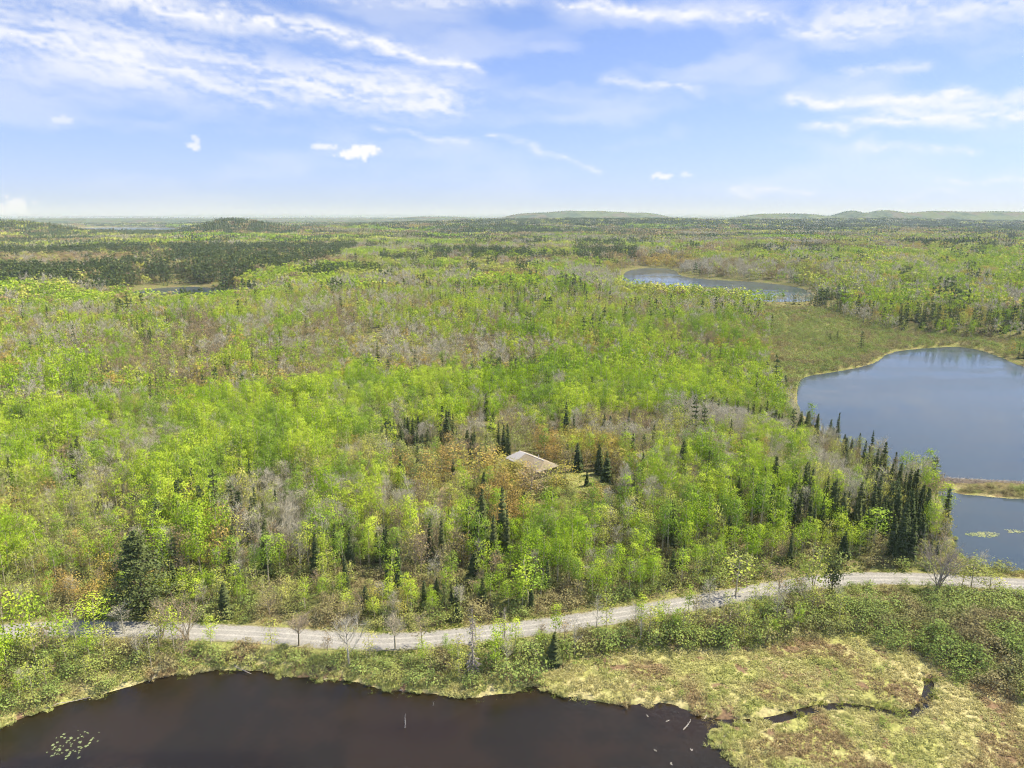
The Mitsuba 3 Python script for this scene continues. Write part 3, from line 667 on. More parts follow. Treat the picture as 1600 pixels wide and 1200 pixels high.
# ------------------------------------------------------------------ trees that stand out one by one
TREES = [  # (kind, x, y, height, crown radius, label)
    ('white_pine', -83.5, 144.6, 18.6, 6.1, 'huge dark white pine with layered branches leaning over the left end of the gravel road'),
    ('bare_tree', -33.1, 127.0, 12.3, 3.1, 'leafless pale grey tree with a forked trunk on the pond bank'),
    ('budding_tree', -44.8, 132.4, 6.3, 2.4, 'small reddish bare tree on the near road edge left of the pale forked tree'),
    ('budding_tree', -68.9, 133.8, 10.6, 4.5, 'bushy tan budding tree with several stems at the near road edge'),
    ('budding_tree', -75.0, 135.2, 8.5, 2.2, 'slender reddish budding tree beside the bushy tan one on the near road edge'),
    ('aspen_tree', -90.1, 136.8, 9.2, 3.0, 'round bright green aspen on the near road edge below the huge pine'),
    ('aspen_tree', -94.1, 131.9, 8.7, 2.5, 'small bright green aspen standing by itself at the left end of the gravel road'),
    ('aspen_tree', -102.7, 128.0, 15.4, 3.4, 'leafy green aspen at the left edge of the view above the pond bank'),
    ('aspen_tree', -98.8, 129.7, 13.7, 2.9, 'second leafy green aspen in from the left edge above the pond bank'),
    ('bare_tree', -83.9, 136.8, 7.9, 1.9, 'small pale leafless tree on the road edge under the huge pine'),
    ('budding_tree', -18.7, 131.5, 9.2, 1.9, 'yellow budding tree on the near road edge between the pond and the gravel road'),
    ('birch_tree', -24.3, 131.0, 6.9, 1.9, 'small pale yellow leafing tree on the near road edge right of the forked grey tree'),
    ('dead_spruce', -7.8, 124.1, 15.8, 1.5, 'tall ragged dead spruce spire in front of the gravel road above the pond shore'),
    ('dead_spruce', -1.6, 133.8, 8.4, 0.9, 'short grey dead spruce spire in front of the gravel road'),
    ('spruce_tree', 8.6, 127.8, 7.6, 1.6, 'dark spruce on the marsh edge leaning against a grey brush heap'),
    ('bare_tree', 13.0, 130.4, 10.2, 1.2, 'thin dark leafless sapling on the marsh edge in front of the gravel road'),
    ('bare_tree', 18.3, 137.1, 10.7, 1.1, 'thin white leafless birch in front of the gravel road'),
    ('birch_tree', 20.6, 138.0, 9.0, 1.5, 'thin light green young birch beside the white leafless one at the road'),
    ('birch_tree', 33.1, 139.0, 10.2, 1.3, 'thin sparse young birch over the road bend, second right of the white birch'),
    ('birch_tree', 71.8, 154.2, 12.0, 3.5, 'large light green birch over the gravel road, left of the dark roadside spruce'),
    ('spruce_tree', 76.1, 152.7, 9.3, 1.7, 'dark pointed spruce at the roadside beside the large light green birch'),
    ('budding_tree', 63.1, 152.1, 8.6, 2.7, 'yellow bushy budding tree on the near side of the gravel road bend'),
    ('bare_tree', 101.8, 154.5, 10.4, 4.9, 'broad dark leafless tree with many stems beside the road near the lower pond'),
    ('birch_tree', 110.6, 155.1, 8.7, 2.3, 'young pale green tree right of the broad leafless tree by the road'),
    ('birch_tree', 109.2, 156.3, 6.4, 1.6, 'slim young tree between the broad leafless tree and the pale green tree by the road'),
    ('birch_tree', 114.3, 153.9, 5.4, 2.1, 'low bushy green tree at the road shoulder above the stone riprap'),
    ('aspen_tree', 3.8, 147.8, 12.3, 3.3, 'bright green aspen standing alone at the forest edge by the road below the house'),
    ('birch_tree', 53.1, 152.4, 10.9, 3.6, 'pale green birch at the forest edge by the road bend, right of the open bank'),
    ('spruce_tree', -64.6, 143.8, 8.5, 1.9, 'dark spruce at the forest edge by the road, right of the huge pine'),
    ('spruce_tree', -20.9, 167.6, 12.0, 1.2, 'slim dark spruce beside the dirt track below the house'),
    ('spruce_tree', -11.7, 176.6, 11.8, 1.5, 'leftmost tall spruce of the dark clump below the house'),
    ('spruce_tree', -7.9, 175.1, 16.7, 1.6, 'tallest spruce of the dark clump below the house'),
    ('spruce_tree', -9.0, 169.9, 13.4, 1.4, 'lower spruce in the dark clump below the house, under its tallest'),
    ('spruce_tree', -4.6, 166.3, 14.0, 1.5, 'middle front spruce of the dark clump below the house'),
    ('spruce_tree', -2.5, 172.8, 18.3, 1.6, 'tall right-hand spruce of the dark clump below the house'),
    ('spruce_tree', -1.2, 169.1, 14.2, 1.2, 'rightmost spruce of the dark clump below the house'),
    ('spruce_tree', -9.1, 158.6, 8.0, 1.9, 'short spruce at the foot of the dark clump, left of its neighbour'),
    ('spruce_tree', -3.6, 159.8, 8.1, 1.9, 'short spruce at the foot of the dark clump, on the right'),
    ('spruce_tree', -4.8, 240.1, 11.8, 1.1, 'left one of three dark spruces behind the house'),
    ('spruce_tree', -2.9, 238.7, 11.3, 1.0, 'middle one of three dark spruces behind the house'),
    ('spruce_tree', -1.3, 236.0, 11.2, 0.9, 'right one of three dark spruces behind the house'),
    ('spruce_tree', 20.0, 251.8, 16.0, 1.3, 'very tall dark spruce on its own behind the house'),
    ('spruce_tree', 21.5, 220.7, 10.1, 1.5, 'dark spruce on the lawn edge right of the house'),
    ('spruce_tree', 23.4, 208.7, 5.5, 0.6, 'small thin spruce on the lawn right of the house'),
    ('spruce_tree', 124.2, 259.3, 15.3, 1.1, 'tall spruce rising above the lake shore, farthest left of the shore spruces'),
    ('spruce_tree', 121.8, 247.5, 9.3, 0.9, 'short spruce just below the tall one on the lake shore'),
    ('spruce_tree', 122.2, 243.4, 9.7, 0.9, 'second short spruce in the row down the lake shore'),
    ('spruce_tree', 122.4, 234.1, 12.2, 1.0, 'mid-row spruce on the lake shore with a sharp top'),
    ('spruce_tree', 121.9, 230.4, 11.5, 1.0, 'spruce close behind the sharp-topped one on the lake shore'),
    ('spruce_tree', 123.0, 226.7, 11.8, 1.0, 'spruce on the lake shore halfway to the beaver dam'),
    ('spruce_tree', 123.1, 224.3, 11.3, 1.0, 'spruce on the lake shore a little nearer the beaver dam'),
    ('spruce_tree', 121.5, 214.2, 10.9, 1.0, 'spruce on the lake shore left of the beaver dam'),
    ('spruce_tree', 123.0, 212.0, 12.1, 1.0, 'spruce nearest the left end of the beaver dam'),
    ('spruce_tree', 96.0, 177.6, 11.9, 1.0, 'left spruce of a pair standing above a bright green aspen near the lower pond'),
    ('spruce_tree', 97.0, 176.9, 11.5, 1.0, 'right spruce of a pair standing above a bright green aspen near the lower pond'),
    ('spruce_tree', 106.7, 183.4, 14.5, 1.6, 'back spruce of the dark grove beside the lower pond'),
    ('spruce_tree', 111.5, 185.1, 14.2, 1.6, 'second back spruce of the dark grove beside the lower pond'),
    ('spruce_tree', 99.3, 170.5, 11.9, 1.5, 'front left spruce of the dark grove beside the lower pond'),
    ('spruce_tree', 100.9, 169.1, 13.6, 1.5, 'front middle spruce of the dark grove beside the lower pond'),
    ('spruce_tree', 103.1, 168.4, 13.2, 1.5, 'front right spruce of the dark grove beside the lower pond'),
    ('spruce_tree', 108.7, 174.1, 11.4, 1.4, 'spruce on the pond side of the dark grove by the lower pond'),
    ('spruce_tree', 110.2, 178.7, 12.3, 1.4, 'upper right spruce of the dark grove by the lower pond'),
    ('spruce_tree', 106.2, 177.9, 14.1, 1.5, 'central spruce of the dark grove by the lower pond'),
    ('aspen_tree', 96.2, 174.1, 11.7, 3.1, 'bright green aspen below a pair of spruces left of the dark grove'),
    ('white_pine', 112.1, 194.6, 12.0, 2.1, 'dark round-topped pine above the spruce grove by the lower pond'),
    ('bare_tree', 123.0, 194.3, 10.1, 2.1, 'bare orange-brown tree on the bank of the lower pond'),
    ('white_pine', 231.0, 462.7, 12.8, 2.5, 'dark conifer standing alone in the shrub marsh by the lake'),
    ('white_pine', 230.4, 496.6, 7.8, 2.0, 'left conifer of a pair in the shrub marsh beyond the lake'),
    ('white_pine', 222.7, 491.5, 6.8, 2.0, 'short conifer beside the pair in the shrub marsh beyond the lake'),
    ('spruce_tree', 140.9, 356.6, 7.5, 1.7, 'small dark spruce on the left shore of the lake'),
    ('white_pine', -60.3, 338.2, 12.7, 1.7, 'dark pine alone in the tan bare stand'),
    ('white_pine', -82.1, 279.4, 10.8, 3.1, 'dark spreading pine in the green aspen stand left of the house'),
    ('white_pine', -75.9, 289.2, 11.1, 1.8, 'narrow dark pine right of the spreading pine in the aspen stand'),
    ('white_pine', -16.0, 416.2, 10.8, 2.1, 'dark pine above the aspens straight behind the house'),
    ('maple_tree', -19.6, 215.4, 11.2, 4.3, 'round orange-tinged maple left of the house'),
    ('maple_tree', -10.6, 213.7, 10.3, 5.3, 'broad yellow maple at the track left of the house'),
    ('maple_tree', -5.8, 217.1, 9.6, 3.7, 'yellow-green maple touching the left corner of the house'),
    ('maple_tree', 13.3, 203.9, 5.8, 2.5, 'orange budding maple at the lawn corner right of the house'),
    ('maple_tree', 10.2, 236.5, 11.0, 2.5, 'golden maple behind the roof of the house'),
    ('maple_tree', -3.4, 210.5, 8.6, 3.7, 'low yellow maple in front of the left end of the house'),
    ('maple_tree', 1.6, 207.5, 8.6, 3.4, 'yellow-green maple in front of the middle of the house'),
    ('maple_tree', 17.0, 209.5, 7.4, 3.2, 'golden maple in front of the right end of the house'),
    ('birch_tree', 11.0, 205.8, 7.5, 2.0, 'thin yellow-green birch in front of the long eave of the house'),
    ('budding_tree', 5.4, 199.3, 11.9, 4.6, 'brown budding tree in front of the house roof'),
    ('maple_tree', -26.2, 207.1, 11.3, 3.4, 'yellow maple with an orange side in the yard trees left of the house'),
    ('maple_tree', -33.8, 215.4, 8.0, 2.9, 'orange budding maple at the left end of the yard'),
    ('maple_tree', -39.6, 218.3, 8.8, 3.1, 'yellow-green maple outside the left end of the yard'),
    ('maple_tree', -1.5, 194.5, 9.0, 2.8, 'golden maple in the yard below the house'),
    ('maple_tree', 40.2, 209.8, 10.6, 3.4, 'yellow maple right of the lawn'),
    ('maple_tree', 34.0, 215.4, 9.7, 3.5, 'yellow-green maple behind the lawn right of the house'),
]

# ------------------------------------------------------------------ what grows where
W_NEAR = dict(aspen=.50, birch=.15, bare=.12, budding=.11, maple=.05, spruce=.06, pine=.01)
STANDS = [  # (area, {species: weight}, density, tallness)
    ([(-196, 605), (-147, 628), (-49, 544), (-16, 453), (-7, 369), (-24, 323), (-60, 323), (-92, 310), (-124, 337), (-156, 407), (-185, 510)], dict(bare=.34, budding=.24, birch=.17, aspen=.15, maple=.05, spruce=.04), 1, .9),
    ([(-280, 465), (-210, 493), (-160, 407), (-153, 332), (-190, 332), (-237, 379)], dict(budding=.5, bare=.2, birch=.1, aspen=.14, spruce=.03), 1, .9),
    ([(-236, 319), (-247, 379), (-220, 362), (-198, 295), (-216, 290)], dict(bare=.75, birch=.1, aspen=.1), 1, 1),
    ([(-247, 278), (-126, 269), (-82, 229), (-74, 194), (-107, 185), (-165, 180)], dict(aspen=.86, birch=.05, bare=.05, budding=.03, spruce=.01), 1.1, 1),
    ([(-84, 323), (0, 323), (35, 384), (129, 351), (114, 278), (65, 269), (0, 278), (-46, 244), (-78, 217), (-109, 278)], dict(aspen=.88, birch=.05, bare=.04, spruce=.01), 1.1, 1),
    ([(71, 272), (100, 268), (111, 240), (113, 219), (99, 208), (88, 232), (67, 247)], dict(bare=.8, birch=.08, aspen=.1), 1.1, 1),
    ([(31, 278), (65, 269), (62, 236), (43, 229), (31, 252)], dict(budding=.55, bare=.2, birch=.1, spruce=.05, aspen=.1), .9, .95),
    ([(-181, 187), (-120, 192), (-96, 163), (-86, 134), (-150, 134)], dict(birch=.45, budding=.2, aspen=.15, maple=.12, bare=.06, spruce=.01), .9, .9),
    ([(-81, 202), (-51, 225), (-28, 183), (-27, 153), (-55, 147), (-70, 163)], dict(bare=.3, birch=.27, aspen=.25, budding=.1, spruce=.06), .9, 1),
    ([(-28, 183), (-27, 150), (-60, 143), (-62, 150), (-50, 158)], dict(birch=.5, aspen=.25, bare=.05, budding=.1, spruce=.1), .9, .8),
    ([(-45, 240), (-24, 250), (5, 252), (38, 248), (44, 219), (34, 197), (18, 187), (-7, 178), (-24, 183), (-36, 207)], dict(maple=.42, birch=.16, budding=.26, spruce=.12, aspen=.03), .88, .8),
    ([(20, 196), (60, 230), (100, 205), (100, 172), (60, 160), (10, 152), (0, 176)], dict(aspen=.58, birch=.18, budding=.08, bare=.08, spruce=.07), 1, 1),
    ([(-60, 250), (-20, 262), (20, 260), (50, 250), (40, 240), (0, 250), (-40, 240)], dict(budding=.3, bare=.2, birch=.2, spruce=.18, aspen=.1), .9, .9),
    ([(6, 186), (8, 208), (14, 213), (32, 212), (33, 190), (24, 184)], dict(maple=.5, budding=.3, birch=.2), .35, .42),
    ([(92, 165), (88, 190), (116, 192), (117, 168)], dict(spruce=.8, birch=.1, budding=.06, aspen=.04), 1, .95),
    ([(104, 192), (110, 262), (130, 275), (136, 233), (124, 190)], dict(spruce=.75, birch=.1, budding=.08, bare=.07), 1.1, .9),
    ([(68, 266), (120, 262), (118, 280), (72, 284)], dict(spruce=.5, aspen=.4, bare=.1), 1, .9)]
STANDS_FAR = [
    ([(-420, 560), (-180, 560), (-230, 740), (-290, 690), (-330, 670), (-440, 735)], dict(birch=.35, aspen=.45, bare=.12, budding=.08), .9, .66),
    ([(-1400, 2500), (-800, 2500), (-750, 3050), (-1350, 3050)], dict(pine=.5, spruce=.35, budding=.15), 1, 1),
    ([(-2600, 2150), (-1400, 2250), (-1350, 2700), (-2600, 2800)], dict(pine=.45, spruce=.35, budding=.1, birch=.1), 1, 1),
    ([(-900, 3900), (2800, 3600), (3600, 5400), (-900, 5000)], dict(spruce=.5, pine=.3, bare=.1, birch=.1), 1, 1),
    ([(100, 560), (225, 640), (330, 640), (300, 742), (240, 735), (130, 830), (90, 760)], dict(birch=.45, aspen=.3, bare=.15, budding=.1), .9, .78),
    ([(-1384, 1561), (-357, 1682), (-294, 1180), (-314, 926), (-367, 819), (-671, 747)], dict(spruce=.42, pine=.45, budding=.08, birch=.05), 1, 1),
    ([(-1251, 1410), (-649, 1304), (-410, 1000), (-502, 1005), (-778, 960)], dict(budding=.7, bare=.15, pine=.1, birch=.05), 1, .9),
    ([(300, 1299), (1349, 1521), (596, 662), (317, 538), (292, 662), (370, 850)], dict(aspen=.46, birch=.2, bare=.14, maple=.1, spruce=.06, pine=.03), 1, 1),
    ([(300, 540), (345, 512), (400, 500), (402, 530), (350, 545), (310, 575)], dict(spruce=.75, pine=.15, birch=.1), 1.2, 1.1),
    ([(285, 735), (330, 735), (345, 700), (300, 655), (275, 690)], dict(spruce=.6, pine=.15, bare=.25), 1.1, .8),
    ([(190, 880), (262, 790), (250, 740), (180, 820), (130, 905)], dict(spruce=.4, birch=.25, budding=.25, aspen=.1), 1, .9),
    ([(250, 1010), (350, 970), (390, 860), (460, 900), (420, 1050), (300, 1120)], dict(bare=.35, birch=.3, spruce=.2, budding=.15), 1, 1.1)]


def weights(x, y):
    r = np.hypot(x, y)
    w = np.zeros((len(x), len(SPECIES)))
    base = np.array([W_NEAR[s] for s in SPECIES])
    far = np.array([.22, .17, .17, .19, .05, .14, .06])
    hill = np.array([.10, .09, .12, .12, .03, .34, .20])
    w[:] = base
    f1, f2 = sst(420, 800, r)[:, None], sst(1900, 3600, r)[:, None]
    w = w * (1 - f1) + far * f1
    w = w * (1 - f2) + hill * f2
    dens, tall, mixed = np.ones(len(x)), np.ones(len(x)), np.ones(len(x))
    wx, wy = x + 14 * (fb(x, y, 22, 201) - .5), y + 14 * (fb(x, y, 22, 202) - .5)
    for poly, ws, d, tl in STANDS_FAR + STANDS:
        m = shapely.contains_xy(Polygon(poly).buffer(0), wx, wy)
        w[m] = [ws.get(s, 0) for s in SPECIES]
        dens[m], tall[m], mixed[m] = d, tl, .4
    scale = np.where(r < 700, 24, np.where(r < 2000, 95, 220))
    for i in range(len(SPECIES)):
        w[:, i] *= np.exp(np.where(r < 700, 7, 11 * mixed) * (meshkit.fbm(np.stack([x / scale, y / scale, 0 * x + 5 * i], -1), 2, 211) - .5))
    return w / w.sum(1, keepdims=True), dens, tall


def scatter(r0, r1, step, half, grow=0.0, seed=1):
    """Jittered points between two distances, inside the sector in view."""
    rng = np.random.default_rng(seed)
    out, r = [], r0
    while r < r1:
        s = step * (1 + grow * (r - r0) / (r1 - r0))
        n = int(2 * half * r / s)
        a = (np.arange(n) + rng.uniform(-.45, .45, n) + rng.uniform()) / n * 2 * half - half
        q = r + rng.uniform(-.45, .45, n) * s
        out.append(np.column_stack([q * np.sin(a), q * np.cos(a)]))
        r += s
    return np.vstack(out)


def clear(p, road=6.0, shore=2.0, marsh=True):
    x, y = p[:, 0], p[:, 1]
    ok = (sdist(L_ROAD, x, y) > road) & (sdist(L_DRIVE, x, y) > 1.4) & (sdist(HOUSE_BOX, x, y) > 4.0)
    for k in LEVEL:
        ok &= sdist(G[k], x, y) > shore + (4 if k == 'lake' and marsh else 0)
    for k in ('lawn', 'yard', 'islet')[:3 if marsh else 2]:
        ok &= sdist(G[k], x, y) > 1.0
    ok &= sdist(L_DAM, x, y) > 4
    if marsh:
        for k in ('marsh', 'alder', 'shrubmarsh'):
            ok &= sdist(G[k], x, y) > 1
    return ok


SINGLE = np.array([[t[1], t[2]] for t in TREES])
rngp = np.random.default_rng(5)
plants = []   # (species, x, y, z, sx, sz, rot, detail)


def grow_forest(pts, detail):
    pts = pts[clear(pts)]
    x, y = pts.T
    roadside = np.array([p[1] for p in P_ROAD])[np.argmin(np.abs(x[:, None] - np.array([p[0] for p in P_ROAD])[None]), 1)]
    keep = y > roadside + 7
    d = np.min(np.hypot(x[:, None] - SINGLE[None, :, 0], y[:, None] - SINGLE[None, :, 1]), 1) if detail == 'near' else np.full(len(x), 99.)
    pts = pts[keep & (d > 1.7)]
    x, y = pts.T
    w, dens, tall = weights(x, y)
    pick = (rngp.uniform(size=(len(x), 1)) > np.cumsum(w, 1)).sum(1).clip(0, len(SPECIES) - 1)
    gap = sst(.25, .33, fb(x, y, 11, 260, 2))
    keep = rngp.uniform(size=len(x)) < gap * dens * np.where(y < roadside_of(x) + 14, .9, .97)
    z = height(x, y) - .1
    lump = fb(x, y, 13, 230, 2)
    edge = np.clip((y - roadside_of(x) - 6) / 14, .6, 1)
    for i in np.nonzero(keep)[0]:
        s = SPECIES[pick[i]]
        h = tall[i] * edge[i] * (.72 + .56 * lump[i]) * rngp.uniform(.75, 1.2)
        plants.append((s, x[i], y[i], z[i], (h ** .6) * (rngp.uniform(.75, 1.6) if s == 'spruce' else rngp.uniform(.85, 1.2)), h, rngp.uniform(0, 6.28), detail))


def roadside_of(x):
    return np.interp(x, [p[0] for p in P_ROAD], [p[1] for p in P_ROAD])


grow_forest(scatter(125, 330, 2.85, .72, .1, 1), 'near')
grow_forest(scatter(330, 700, 3.7, .70, .25, 2), 'mid')

# shrubs: under the forest edge, along the road and shore, in the marshes
for pts, kind, rule in ((scatter(100, 215, 2.3, .78, 0, 11), 'edge', None), (scatter(95, 200, 2.1, .82, 0, 12), 'alder', None), (scatter(330, 740, 2.7, .72, .4, 13), 'far', None), (scatter(235, 300, 1.5, .8, 0, 15), 'islet', None)):
    x, y = pts.T
    ok = clear(pts, 4.4, .5, False)
    z = height(x, y) - .1
    dm, da, dsm = sdist(G['marsh'], x, y), sdist(G['alder'], x, y), sdist(G['shrubmarsh'], x, y)
    n1, dis = fb(x, y, 6, 301), sdist(G['islet'], x, y)
    for i in np.nonzero(ok)[0]:
        u = rngp.uniform()
        if kind == 'edge':
            front = y[i] < roadside_of(x[i])
            if da[i] < 1:
                continue
            if dm[i] < 0:
                if not (n1[i] > .6 and u < .32):
                    continue
                h, s = rngp.uniform(.3, .6), 'shrub'
            elif front:
                if u > .9 or n1[i] < .3:
                    continue
                h, s = rngp.uniform(.5, .85 if abs(y[i] - roadside_of(x[i])) < 7.5 else 1.25 if x[i] < -10 else 1.8), 'shrub' if rngp.uniform() < .5 else 'alder'
            else:
                if u > .85:
                    continue
                h, s = rngp.uniform(.45, 1.25), 'shrub' if rngp.uniform() < .8 else 'alder'
        elif kind == 'alder':
            if da[i] > 0 or u > .85 * sst(.28, .42, n1[i]) + .1:
                continue
            h, s = rngp.uniform(.75, 1.6), 'alder' if rngp.uniform() < .82 else 'shrub'
        elif kind == 'islet':
            if dis[i] > .3 or u > .8 or n1[i] < .36:
                continue
            h, s = rngp.uniform(.25, .6), 'alder' if rngp.uniform() < .6 else 'shrub'
        else:
            if dsm[i] > 9 or u > .92:
                continue
            h, s = rngp.uniform(.6, 1.4), 'shrub' if rngp.uniform() < .35 else 'alder'
        plants.append((s, x[i], y[i], z[i], h ** .7 * rngp.uniform(.85, 1.25), h, rngp.uniform(0, 6.28), 'near'))
# young trees and dead spires scattered between the road and the water
pts = scatter(115, 165, 3.1, .75, 0, 14)
for x, y in pts[clear(pts, 4.6, 3, True)]:
    if y < roadside_of(x) - 4 and rngp.uniform() < (.8 if x < -95 else .4 if x < -78 else .7) and np.min(np.hypot(x - SINGLE[:, 0], y - SINGLE[:, 1])) > 2.5:
        left = x < -95
        s = rngp.choice(['aspen', 'birch', 'bare', 'budding', 'spruce'], p=[.75, .15, .05, .05, 0] if left else [.22, .44, .18, .16, .0])
        h = rngp.uniform(.7, 1.05) if left else rngp.uniform(.32, .85)
        plants.append((str(s), x, y, float(height(x, y)) - .1, max(.45, h ** .8), h, rngp.uniform(0, 6.28), 'near'))

# ------------------------------------------------------------------ which plants show largest: up to 300 of each kind become things of their own
def seen_pixels(ps):
    W, Hh = 1024, 768
    f = W / 2 / math.tan(math.radians(FOV / 2))
    c, s = math.cos(PITCH), math.sin(PITCH)
    A = np.array([(p[1], p[2], p[3], R0[p[0]] * p[4], H0[p[0]] * p[5]) for p in ps])
    buf = np.full((Hh, W), -1, np.int32)

    def proj(z):
        dz = z - EYE[2]
        d = A[:, 1] * c - dz * s
        return W / 2 + f * A[:, 0] / d, Hh / 2 - f * (A[:, 1] * s + dz * c) / d, d
    u0, v0, d0 = proj(A[:, 2])
    u1, v1, d1 = proj(A[:, 2] + A[:, 4])
    hw = np.maximum(.5, f * A[:, 3] / d0 * .75)
    for i in np.argsort(-d0):
        a, b = int(max(0, u0[i] - hw[i])), int(min(W, u0[i] + hw[i] + 1))
        t, e = int(max(0, v1[i])), int(min(Hh, v0[i] + 1))
        if a < b and t < e:
            buf[t:e, a:b] = i
    return np.bincount(buf[buf >= 0], minlength=len(ps)), (u0 > -20) & (u0 < W + 20) & (v1 < Hh)


count, infr = seen_pixels(plants)
WORDS = dict(aspen=('aspen_tree', 'bright green leafy aspen', 'tree'), birch=('birch_tree', 'yellow-green thinly leafed birch', 'tree'),
             bare=('bare_tree', 'leafless pale grey tree', 'tree'), budding=('budding_tree', 'reddish brown budding tree', 'tree'),
             maple=('maple_tree', 'rounded golden budding maple', 'tree'), spruce=('spruce_tree', 'narrow dark green spruce', 'tree'),
             pine=('white_pine', 'dark green spreading pine', 'tree'), shrub=('shrub', 'low tan shrub', 'shrub'), alder=('alder_shrub', 'bushy olive alder shrub', 'shrub'))
STUFF = dict(aspen='aspen_woods', birch='birch_woods', bare='bare_woods', budding='budding_woods', maple='maple_woods', spruce='spruce_woods', pine='pine_woods', shrub='shrub_thicket', alder='alder_thicket')


def zone(s, x, y):
    front = y < roadside_of(x)
    if s in ('shrub', 'alder'):
        if shapely.contains_xy(G['alder'], x, y):
            return 'in the ' + ('' if x < 105 else 'far right ') + 'thicket ' + ('by the road' if y > 133 else 'middle' if y > 120 else 'by the marsh')
        if shapely.contains_xy(G['marsh'], x, y):
            return 'out on the tan marsh'
        if y > 300:
            return 'in the flats beyond the lake'
    if front:
        return 'between road and pond' if x < 5 else 'between road and marsh'
    if y < roadside_of(x) + 16:
        return 'above the road, ' + ('near the huge pine' if x < -66 else 'opposite the pond' if x < -24 else 'near the dirt track' if x < 4 else 'opposite the marsh' if x < 62 else 'near the lower pond')
    if -46 < x < 46 and 180 < y < 252:
        return 'around the house yard'
    if x > 82 and y < 330:
        return 'on the slope by the lower pond' if y < 200 else 'on the slope by the lake'
    if x < -46 and y < 300:
        return ('low in' if y < 180 else 'midway up' if y < 230 else 'high in') + (' the far left forest' if x < -105 else ' the left forest')
    return 'between road and house' if y < 222 else 'in the forest behind the house'


WANT = 290
chosen = set()
for s in WORDS:
    idx = [i for i, p in enumerate(plants) if p[0] == s and p[7] == 'near' and count[i] > 14]
    chosen |= set(sorted(idx, key=lambda i: -count[i])[:WANT])

PX = np.array([(p[1], p[2]) for p in plants])
BY = dict(aspen='a leafy aspen', birch='a yellow-green birch', bare='a leafless tree', budding='a reddish budding tree', maple='a golden maple', spruce='a dark spruce', pine='a dark pine', shrub='a tan shrub', alder='an olive alder')
CELLS = {}
for i, (cx, cy) in enumerate(np.floor(PX / 6).astype(int)):
    CELLS.setdefault((cx, cy), []).append(i)
SIZE = {s: np.quantile([plants[i][5] for i in chosen if plants[i][0] == s] or [1], (.3, .7)) for s in WORDS}


def describe(i, words, zn):
    """Size among its kind, then the nearest plant of another kind in view, then the place."""
    s, x, y, h = plants[i][0], plants[i][1], plants[i][2], plants[i][5]
    q, best = None, 6.0
    cx, cy = int(math.floor(x / 6)), int(math.floor(y / 6))
    for a in (-1, 0, 1):
        for b in (-1, 0, 1):
            for j in CELLS.get((cx + a, cy + b), ()):
                d = math.hypot(PX[j, 0] - x, PX[j, 1] - y)
                if j != i and d < best and plants[j][0] != s and count[j] > 8:
                    q, best = j, d
    side = ''
    if q is not None:
        side = (' left of ' if PX[q, 0] > x + 1 else ' right of ' if PX[q, 0] < x - 1 else ' beside ') + BY[plants[q][0]]
    size = 'tall ' if h > SIZE[s][1] else 'small ' if h < SIZE[s][0] else ''
    text = f'{size}{words}{side} {zn}'
    if len(text.split()) > 16:
        text = f'{words}{side} {zn}'
    return text if len(text.split()) <= 16 else f'{words}{side}'


for s, x, y, h, r, lab in TREES:
    kind = s
    base = {'aspen_tree': 'aspen', 'birch_tree': 'birch', 'bare_tree': 'bare', 'budding_tree': 'budding', 'maple_tree': 'maple', 'spruce_tree': 'spruce', 'white_pine': 'pine', 'dead_spruce': 'dead'}[s]
    key = numbered(kind)
    seed = int(abs(x * 7 + y * 3)) + 900
    g = np.random.default_rng(seed)
    z = float(height(x, y)) - .1
    own = None
    if 'huge dark' in lab:
        own = pine(g, h * 1.05, r * 1.3, 12, 9, 40, .62, .14, .7)
    elif 'forked' in lab:
        own = bare(g, h, 3.2, r, 12, 700, .05, 1.4, r0=.24, fork=True)
    elif 'broad dark leafless' in lab:
        own = bare(g, h, 2.4, r, 26, 1300, .05, 1.6, r0=.2, stems=6, fork=True)
    elif 'bushy tan' in lab:
        own = bare(g, h, 2.2, r, 26, 700, .05, 1.3, buds=330, bs=.3, r0=.13, stems=6)
    elif 'large light green birch' in lab or 'leafy green aspen' in lab:
        own = broadleaf(g, h, h * .22, r, 34, 700, .5, .45, 10, stems=3 if 'birch' in lab else 1)
    elif 'thin' in lab and base == 'bare':
        own = bare(g, h, 3.5, r, 9, 140, .05, 1.0, r0=.12)
    if own:
        mat = 'leaf_dead' if 'broad dark' in lab else MAT[base]
        for part, (v, f, u) in own.items():
            scene[f'{key}__{part}'] = mikit.ply((v, f), mat, False, uv=u, to_world=matrix(x, y, z, 1, 1, 0))
    else:
        inst(key, f'near_{base}_{seed % NVAR}', x, y, z, r / R0[base] * (1.15 if base != 'spruce' or 'road' in lab or 'marsh edge' in lab else 1.5), h / H0[base], g.uniform(0, 6.28))
    tag(key, lab, 'tree')

n_stuff = {}
for i, (s, x, y, z, sx, sz, rot, detail) in enumerate(plants):
    grp = f'near_{s}_{i % NVAR}' if detail == 'near' else f'mid_{s}_{i % 2}'
    if i in chosen:
        name, words, cat = WORDS[s]
        key, zn = numbered(name), zone(s, x, y)
        tag(key, describe(i, words, zn), cat, f'{name.replace("_", " ")}s {zn}')
    else:
        if not infr[i] and detail != 'near':
            continue
        n_stuff[s] = n_stuff.get(s, 0) + 1
        key = f'{STUFF[s]}__{n_stuff[s]:05d}'
    inst(key, grp, x, y, z, sx, sz, rot)
for s, name in STUFF.items():
    tag(name, f'{name.replace("_", " ")} that reads as one mass', kind='stuff')

